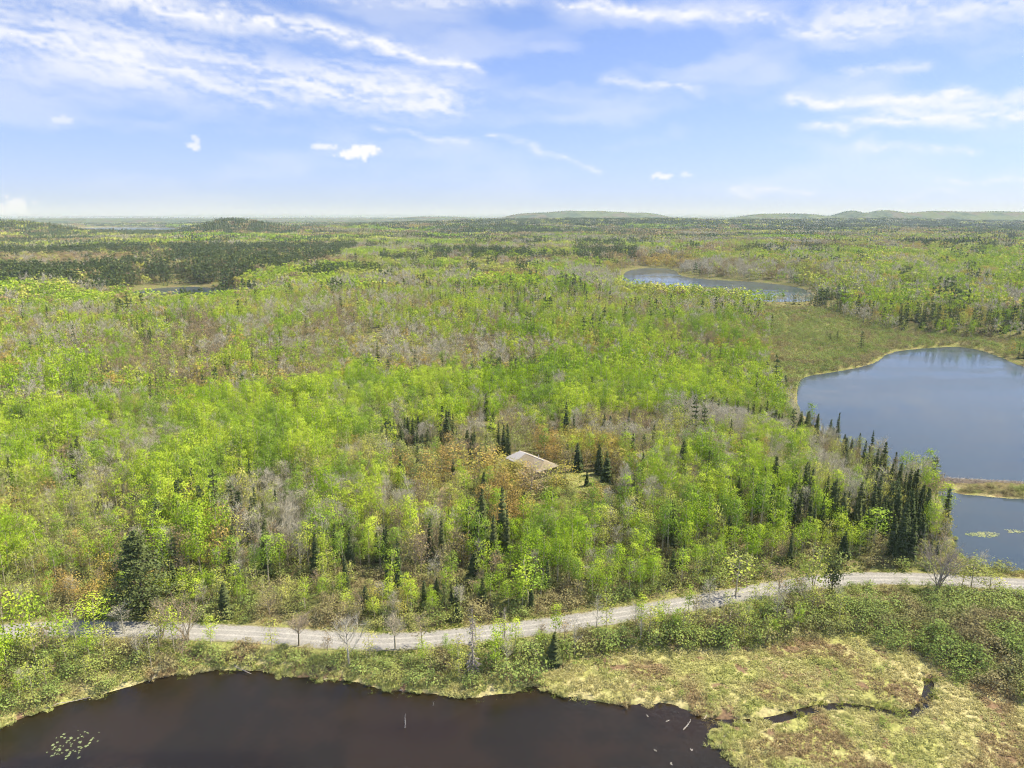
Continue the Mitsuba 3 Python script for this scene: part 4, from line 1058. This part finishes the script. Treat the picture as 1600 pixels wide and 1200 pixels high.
# the far woods
n = 0
pts = scatter(700, 2000, 11.5, .68, .5, 3)
pts = pts[clear(pts, 6, 11)]
x, y = pts.T
w, dens, tall = weights(x, y)
pick = (rngp.uniform(size=(len(x), 1)) > np.cumsum(w, 1)).sum(1).clip(0, len(SPECIES) - 1)
z = height(x, y) - .3
for i in range(len(x)):
    n += 1
    sc = rngp.uniform(.85, 1.2)
    inst(f'far_woods__{n:05d}', f'far_{SPECIES[pick[i]]}', x[i], y[i], z[i], sc * (1 + .25 * (math.hypot(x[i], y[i]) - 700) / 1300), sc * tall[i], rngp.uniform(0, 6.28))
pts = scatter(2000, 6900, 20, .66, 1.1, 4)
pts = pts[clear(pts, 6, 12)]
x, y = pts.T
w, dens, tall = weights(x, y)
pick = (rngp.uniform(size=(len(x), 1)) > np.cumsum(w, 1)).sum(1).clip(0, len(SPECIES) - 1)
z = height(x, y) - .5
for i in range(len(x)):
    n += 1
    k = 1 + .9 * (math.hypot(x[i], y[i]) - 2000) / 4800
    sc = rngp.uniform(.85, 1.2)
    inst(f'far_woods__{n:05d}', f'hill_{SPECIES[pick[i]]}', x[i], y[i], z[i], sc * k, sc * rngp.uniform(.85, 1.1), rngp.uniform(0, 6.28))
tag('far_woods', 'far mixed spring woods reaching to the horizon hills', kind='stuff')

# ------------------------------------------------------------------ the house
HM = matrix(C_HOUSE[0], C_HOUSE[1], 8.0, 1, 1, HOUSE_ANGLE)
scene['house_siding'] = {'type': 'diffuse', 'reflectance': proc(lambda p, n, uv: mi.Color3f(.26, .22, .17) * (.85 + .3 * noise(p.x * 2, p.y * 2, p.z * 7)))}
scene['house_roof'] = {'type': 'diffuse', 'reflectance': proc(lambda p, n, uv: mix((.32, .29, .235), (.29, .25, .18), smoothstep(.35, .7, noise(p.x / 1.6, p.y / 1.6) * .6 + noise(p.x / .4, p.y / .4, 3) * .4)))}
scene['house_metal'] = {'type': 'principled', 'base_color': {'type': 'rgb', 'value': [.42, .42, .43]}, 'metallic': .0, 'roughness': .4}
scene['house_trim'] = {'type': 'diffuse', 'reflectance': {'type': 'rgb', 'value': [.6, .58, .54]}}
scene['house_glass'] = {'type': 'principled', 'base_color': {'type': 'rgb', 'value': [.03, .035, .04]}, 'roughness': .08}


def hip(hx, hy, z0, rise, inset, thick=.16):
    v = np.array([[-hx, -hy, z0], [hx, -hy, z0], [hx, hy, z0], [-hx, hy, z0], [-hx + inset, 0, z0 + rise], [hx - inset, 0, z0 + rise]])
    v = np.vstack([v, v - [0, 0, thick]])
    f = [[0, 1, 5], [0, 5, 4], [1, 2, 5], [2, 3, 4], [2, 4, 5], [3, 0, 4]]
    f += [[a + 6 for a in t[::-1]] for t in f] + [[6, 7, 1], [6, 1, 0], [7, 8, 2], [7, 2, 1], [8, 9, 3], [8, 3, 2], [9, 6, 0], [9, 0, 3]]
    return v, np.array(f)


def hbox(key, x0, x1, y0, y1, z0, z1, mat):
    b = trimesh.creation.box([x1 - x0, y1 - y0, z1 - z0])
    b.apply_translation([(x0 + x1) / 2, (y0 + y1) / 2, (z0 + z1) / 2])
    put(key, b, mat, to_world=HM)


hbox('house__wall', -8, 8, -4, 4, -.5, 2.6, 'house_siding')
put('house__roof', hip(8.7, 4.8, 2.76, 2.1, 2.4), 'house_roof', to_world=HM)
slope = math.atan2(2.1, 4.8)
pv = []
for i in range(9):   # standing-seam metal panels over the left end of the roof
    xa = -7.9 + i * .55
    L = min(1.0, (xa + 8.7 + .05) / 2.4)
    b = trimesh.creation.box([.5, 4.75 / math.cos(slope) * L, .035])
    b.apply_transform(trimesh.transformations.rotation_matrix(slope, [1, 0, 0]))
    b.apply_translation([xa + .25, -4.83 + 4.75 * L / 2, 2.80 + 2.08 * L / 2 + .03])
    pv.append(b)
for i, b in enumerate(pv):
    put('house__roof__panel' + (f'_{i:03d}' if i else ''), b, 'house_metal', to_world=HM)
ridge = trimesh.creation.box([12.6, .3, .08])
ridge.apply_translation([0, 0, 4.89])
put('house__roof__ridge_cap', ridge, 'house_trim', to_world=HM)
ch = trimesh.creation.cylinder(.16, 1.2, sections=12)
ch.apply_translation([2.5, .8, 5.0])
put('house__roof__chimney', ch, 'house_metal', to_world=HM)
for i, xx in enumerate((-6, -2.6, 3.2, 6.2)):
    k = 'house__window' + (f'_{i:03d}' if i else '')
    hbox(k, xx - .7, xx + .7, -4.06, -3.95, .85, 2.05, 'house_trim')
    hbox(k + '__pane', xx - .6, xx + .6, -4.075, -4.05, .95, 1.95, 'house_glass')
hbox('house__door', .1, 1.05, -4.07, -3.95, 0, 2.1, 'wood_dark')
tag('house', 'low house with a pale tan hipped roof half hidden by yard trees', 'house')

# black drum and its neighbour on the lawn, a leaning stump
for x, y, r, h, lab in ((16.3, 212.5, .55, .9, 'black drum standing on the lawn right of the house'), (15.8, 217.4, .4, .7, 'smaller dark barrel farther back on the lawn right of the house')):
    k = numbered('drum')
    prof = np.array([[0, 0], [r, 0], [r * 1.05, .04], [r, .1], [r, h * .45], [r * 1.05, h * .5], [r, h * .55], [r, h - .08], [r * 1.05, h - .03], [r * .98, h], [r * .9, h - .06], [0, h - .06]])
    d = trimesh.creation.revolve(prof, sections=20)
    d.apply_translation([x, y, float(height(x, y))])
    scene[k] = mikit.ply(d, {'type': 'principled', 'base_color': {'type': 'rgb', 'value': [.03, .03, .032]}, 'roughness': .5}, 40)
    tag(k, lab, 'drum')

# ------------------------------------------------------------------ beaver dam: mud bank, sticks, grass
g = np.random.default_rng(77)
line = LineString(P_DAM)
s = np.linspace(0, line.length, 70)
p = np.array([line.interpolate(a).coords[0] for a in s])
t = np.gradient(p, axis=0)
t /= np.linalg.norm(t, axis=1, keepdims=True)
nn = np.stack([-t[:, 1], t[:, 0]], 1)
prof = np.array([(-2.6, -.9), (-1.5, .1), (-.7, .55), (0, .75), (.6, .55), (1.2, -.1), (1.6, -.8)])
wob = fb(p[:, 0], p[:, 1], 3, 400)
V = np.concatenate([np.column_stack([p + nn * o * (.8 + .5 * wob)[:, None], 1.55 + zz * (.6 + .8 * wob)]) [:, None] for o, zz in prof], 1)
i, j = np.meshgrid(np.arange(len(s) - 1), np.arange(len(prof) - 1), indexing='ij')
m = len(prof)
q = np.stack([i * m + j, (i + 1) * m + j, (i + 1) * m + j + 1, i * m + j + 1], -1).reshape(-1, 4)
put('beaver_dam__bank', (V.reshape(-1, 3), q), 'wood_dark', True)
st = M()
for _ in range(620):
    a = g.uniform(0, len(s) - 1.01)
    k = int(a)
    o = g.normal() * .8
    c = np.append(p[k] + nn[k] * o + t[k] * g.uniform(-.7, .7), 2.2 + .3 * (wob[k] - .5) - .28 * o * o + g.uniform(0, .2))
    d = np.append(t[k] * g.normal() + nn[k] * g.normal() * .8, g.normal() * .16)
    d /= np.linalg.norm(d)
    L = g.uniform(.5, 1.5)
    st.tube([c - d * L, c, c + d * L], [.05, .06, .03], g, 4)
v, f, u = st.done()
put('beaver_dam__sticks', (v, f), 'wood_grey')
tag('beaver_dam', 'long low beaver dam of bleached sticks across the end of the lake', 'dam')
tag('beaver_dam__sticks', kind='stuff')

# ------------------------------------------------------------------ logs, snags, drift wood, stones, lily pads
def log(name, x, y, ang, length, r, lab, cat, z=None, tilt=0.0, mat='wood_grey', stubs=2):
    g = np.random.default_rng(int(abs(x) * 13 + abs(y) * 7))
    k = numbered(name)
    z = (max(float(height(x, y)), 0) + r * .7) if z is None else z
    d = np.array([math.cos(ang) * math.cos(tilt), math.sin(ang) * math.cos(tilt), math.sin(tilt)])
    m, o = M(), np.array([x, y, z])
    tt = np.linspace(0, 1, 6)
    bend = np.column_stack([g.normal(size=6) * .05 * length * .3, g.normal(size=6) * .05 * length * .3, np.abs(g.normal(size=6)) * .03])
    pts = o + d * (tt * length)[:, None] + bend
    m.tube(pts, r * (1 - .6 * tt), g, 7)
    v, f, u = m.done()
    put(f'{k}__stem', (v, f), mat, True)
    for n in range(stubs):
        b = M()
        q = pts[g.integers(1, 5)]
        e = g.normal(size=3) * [1, 1, .4] + [0, 0, .35]
        L = g.uniform(.4, 1.3)
        b.tube([q, q + e / np.linalg.norm(e) * L], [r * .35, .01], g, 4)
        v, f, u = b.done()
        put(f'{k}__branch' + (f'_{n:03d}' if n else ''), (v, f), mat)
    tag(k, lab, cat)


log('fallen_log', -56.8, 127.6, -.5, 5.2, .14, 'long pale log lying on the pond shore below the reddish roadside tree', 'log')
log('fallen_log', -57.8, 128.2, -.35, 4.0, .10, 'shorter pale log beside the long one on the pond shore', 'log')
log('fallen_log', -37.5, 123.8, .4, 2.6, .1, 'short pale log at the waterline below the forked grey tree', 'log')
log('fallen_log', -22.0, 120.5, .1, 3.0, .1, 'thin pale log on the pond shore left of the dead spruce spire', 'log')
log('fallen_log', 20.2, 116.6, .15, 4.8, .12, 'curved bleached log at the pond edge of the marsh', 'log')
log('fallen_log', 35.2, 112.3, 1.0, 5.0, .11, 'slanting bleached log where the stream meets the pond', 'log', stubs=3)
log('fallen_log', 30.8, 109.6, .8, 2.6, .1, 'bleached stick poking from the pond near the stream mouth', 'log', z=.05, tilt=.25)
log('fallen_log', 41.0, 111.4, .05, 3.6, .09, 'thin log lying in the mouth of the stream', 'log')
log('fallen_log', 37.2, 107.0, .9, 2.4, .1, 'small pale log on the grassy bank below the stream mouth', 'log')
log('fallen_log', -88.5, 114.6, .42, 9.0, .08, 'long thin pole lying along the grassy shore of the pond', 'log', stubs=0)
log('fallen_log', -71.8, 123.0, .9, 1.8, .1, 'short stick standing out of the water at the left shore', 'log', z=.1, tilt=.5)
log('fallen_log', 45.6, 137.0, 1.0, 7.0, .17, 'leaning grey trunk with bare branches at the edge of the marsh', 'log', tilt=.35, stubs=6)
log('fallen_log', 104.6, 147.6, -.6, 6.5, .14, 'pale fallen trunk slanting through the thicket below the road', 'log', z=2.2, tilt=.05)
log('fallen_log', 6.6, 127.4, 2.2, 5.5, .13, 'grey dead tree top fallen over at the marsh edge', 'log', tilt=.4, stubs=9)
log('fallen_log', 4.9, 126.6, 1.7, 5.0, .12, 'second grey dead tree top in the brush heap at the marsh edge', 'log', tilt=.5, stubs=9)
log('fallen_log', -29.5, 128.2, 2.0, 3.8, .12, 'whitish crooked stem leaning on the bank right of the forked tree', 'log', tilt=.7)
log('snag', -19.3, 110.2, 1.2, 3.4, .12, 'pale dead snag standing upright in the open pond', 'snag', z=-.6, tilt=1.5, stubs=0)
log('snag', -15.0, 116.2, .3, 1.3, .08, 'tiny stub sticking out of the pond near the shore', 'snag', z=-.4, tilt=1.3, stubs=0)
for i, (x, y) in enumerate(((25.1, 113.4), (28.4, 112.0), (24.8, 104.6), (31.0, 104.8), (26.8, 101.6))):
    g = np.random.default_rng(40 + i)
    m = M()
    for _ in range(3):
        a = g.uniform(0, 6.28)
        c = np.array([x, y, .03]) + g.normal(size=3) * [.1, .1, 0]
        m.tube([c - [math.cos(a) * .32, math.sin(a) * .32, .03], c, c + [math.cos(a) * .28, math.sin(a) * .28, .04]], [.03, .055, .025], g, 6)
    v, f, u = m.done()
    k = numbered('driftwood')
    put(k, (v, f), 'wood_grey', True)
    tag(k, 'pale bit of driftwood floating on the brown pond near the stream mouth', 'driftwood', 'driftwood on the pond')

g = np.random.default_rng(55)
rocks = []
for _ in range(170):
    x = g.uniform(106, 150)
    c = np.interp(x, [q[0] for q in P_ROAD], [q[1] for q in P_ROAD])
    y = c - 4.6 - abs(g.normal()) * 1.3
    b = trimesh.creation.icosphere(1, g.uniform(.22, .55))
    b.vertices *= g.uniform(.6, 1.2, 3)
    b.vertices += g.normal(size=b.vertices.shape) * .06
    b.apply_translation([x, y, float(height(x, y)) + .12])
    rocks.append(b)
put('rock_bank', trimesh.util.concatenate(rocks), 'stone')
tag('rock_bank', 'grey stones heaped along the road shoulder above the thicket', kind='stuff')

g = np.random.default_rng(66)
for cx, cy, sx, sy, n, lev in ((135.2, 188.6, 4.6, 1.6, 230, .6), (150.5, 172.5, 6.5, 2.2, 260, .6), (146.0, 190.5, 2.0, .8, 60, .6), (-77.0, 106.0, 3.8, 3.4, 70, 0)):
    a, rr = g.uniform(0, 2 * np.pi, n), np.sqrt(g.uniform(0, 1, n))
    pos = np.column_stack([cx + sx * rr * np.cos(a) + g.normal(size=n) * .6, cy + sy * rr * np.sin(a) + g.normal(size=n) * .4])
    ang = np.linspace(.35, 2 * np.pi - .05, 9)
    vv, ff = [], []
    for i, (x, y) in enumerate(pos):
        r = g.uniform(.10, .24)
        a0 = g.uniform(0, 6.28)
        top_ = np.column_stack([x + r * np.cos(ang + a0), y + r * np.sin(ang + a0), np.full(9, lev + .03) + g.uniform(0, .03, 9)])
        vv.append(np.vstack([[[x, y, lev + .02]], top_, [[x, y, lev - .02]]]))
        ff.append(np.array([[0, j, j + 1] for j in range(1, 9)] + [[10, j + 1, j] for j in range(1, 9)]) + 11 * i)
    v = np.vstack(vv)
    k = numbered('lily_pads')
    put(k, (v, np.vstack(ff)), 'lily', uv=np.column_stack([g.uniform(size=n).repeat(11), np.full(len(v), .25)]))
    tag(k, 'scattered pale lily pads floating on the water', kind='stuff')

# ------------------------------------------------------------------ grass: tufts of blades over marsh, shore and road verges
def blade_patch(n, size, h, seed, w=.07, dome=0):
    g = np.random.default_rng(seed)
    m = M()
    nt = n // 9
    tx = g.uniform(-size / 2, size / 2, (nt, 2))
    th = g.uniform(.45, 1.2, nt)
    tone = g.uniform(.1, .9, nt)
    k = g.integers(0, nt, n)
    c = np.column_stack([tx[k] + g.normal(size=(n, 2)) * .16, np.full(n, -.08)])
    d = np.column_stack([g.normal(size=(n, 2)) * .5, np.ones(n)])
    d /= np.linalg.norm(d, axis=1, keepdims=True)
    L = (h * th[k] * g.uniform(.6, 1.2, n))[:, None]
    s = np.cross(d, g.normal(size=(n, 3)))
    s /= np.linalg.norm(s, axis=1, keepdims=True)
    bend = np.column_stack([d[:, :2] * 1.3, -.25 * np.ones(n)]) * L * .45
    v = np.stack([c - s * w, c + s * w, c + d * L * .6 + s * w * .8, c + d * L * .6 - s * w * .8, c + d * L * .9 + bend], 1)
    i = np.arange(n)[:, None] * 5
    f = np.vstack([i + [[0, 1, 2]], i + [[0, 2, 3]], i + [[3, 2, 4]]])
    m.add(v.reshape(-1, 3), f, np.column_stack([np.clip(tone[k] + g.uniform(-.2, .2, n), 0, 1).repeat(5), np.full(5 * n, .25)]))
    return m.done()


for k in range(3):
    shapegroup(f'straw_patch_{k}', {'blades': blade_patch(230, 2.6, .75, 800 + k)}, 'straw')
    shapegroup(f'verge_patch_{k}', {'blades': blade_patch(170, 2.6, .5, 810 + k)}, 'verge_blades')
pts = scatter(88, 250, 1.75, .82, .6, 21)
x, y = pts.T
z = height(x, y)
road = sdist(L_ROAD, x, y)
shore = np.minimum(sdist(G['pond'], x, y), np.minimum(sdist(G['low'], x, y), sdist(G['lake'], x, y)))
dm, da, dst, di = sdist(G['marsh'], x, y), sdist(G['alder'], x, y), sdist(L_STREAM, x, y), sdist(G['islet'], x, y)
wet = ((dm < .5) & (dst > 1.7) & (shore > -.3)) | ((shore < 5.5) & (shore > -.3) & (sdist(L_DAM, x, y) > 2.6)) | ((di < 0))
verge = (road > 3.1) & ((road < 11) | ((y < roadside_of(x)) & (y > 105)) | (sdist(G['lawn'], x, y) < 1) | (sdist(G['yard'], x, y) < 1))
ns = nv = 0
inview = np.abs(np.arctan2(x, y)) < .8
for i in np.nonzero((wet | verge) & inview & (road > 3.1) & (sdist(HOUSE_BOX, x, y) > 1.5))[0]:
    u = rngp.uniform()
    if di[i] < .5 and u < .35:
        nv += 1
        inst(f'grass__{nv:05d}', f'verge_patch_{nv % 3}', x[i], y[i], z[i], 1, rngp.uniform(.9, 1.6), rngp.uniform(0, 6.28))
    elif wet[i] and u < .93:
        ns += 1
        sc = rngp.uniform(.8, 1.3)
        inst(f'marsh_grass__{ns:05d}', f'straw_patch_{ns % 3}', x[i], y[i], max(z[i], -.05), 1, sc * (.8 if shore[i] > 8 else 1), rngp.uniform(0, 6.28))
    elif verge[i] and u < .8:
        nv += 1
        inst(f'grass__{nv:05d}', f'verge_patch_{nv % 3}', x[i], y[i], z[i], 1, rngp.uniform(.7, 1.3) * (.5 if y[i] > 195 else 1), rngp.uniform(0, 6.28))
tag('marsh_grass', 'dry straw coloured sedge over the marsh and shores', kind='stuff')
tag('grass', 'yellow-green grass along the gravel road verges', kind='stuff')


# ------------------------------------------------------------------ haze
scene['haze_air'] = {'type': 'homogeneous', 'albedo': {'type': 'rgb', 'value': [.88, .94, .99]}, 'sigma_t': {'type': 'rgb', 'value': [HAZE * .85, HAZE, HAZE * 1.2]}}
top, low = 260.0, -4.0
scene['haze'] = {'type': 'cube', 'to_world': T().translate([0, 0, (top + low) / 2]).scale([27500, 27500, (top - low) / 2]), 'bsdf': {'type': 'null'}, 'interior': {'type': 'ref', 'id': 'haze_air'}}
tag('haze', 'thin pale haze over the far woods', kind='stuff')
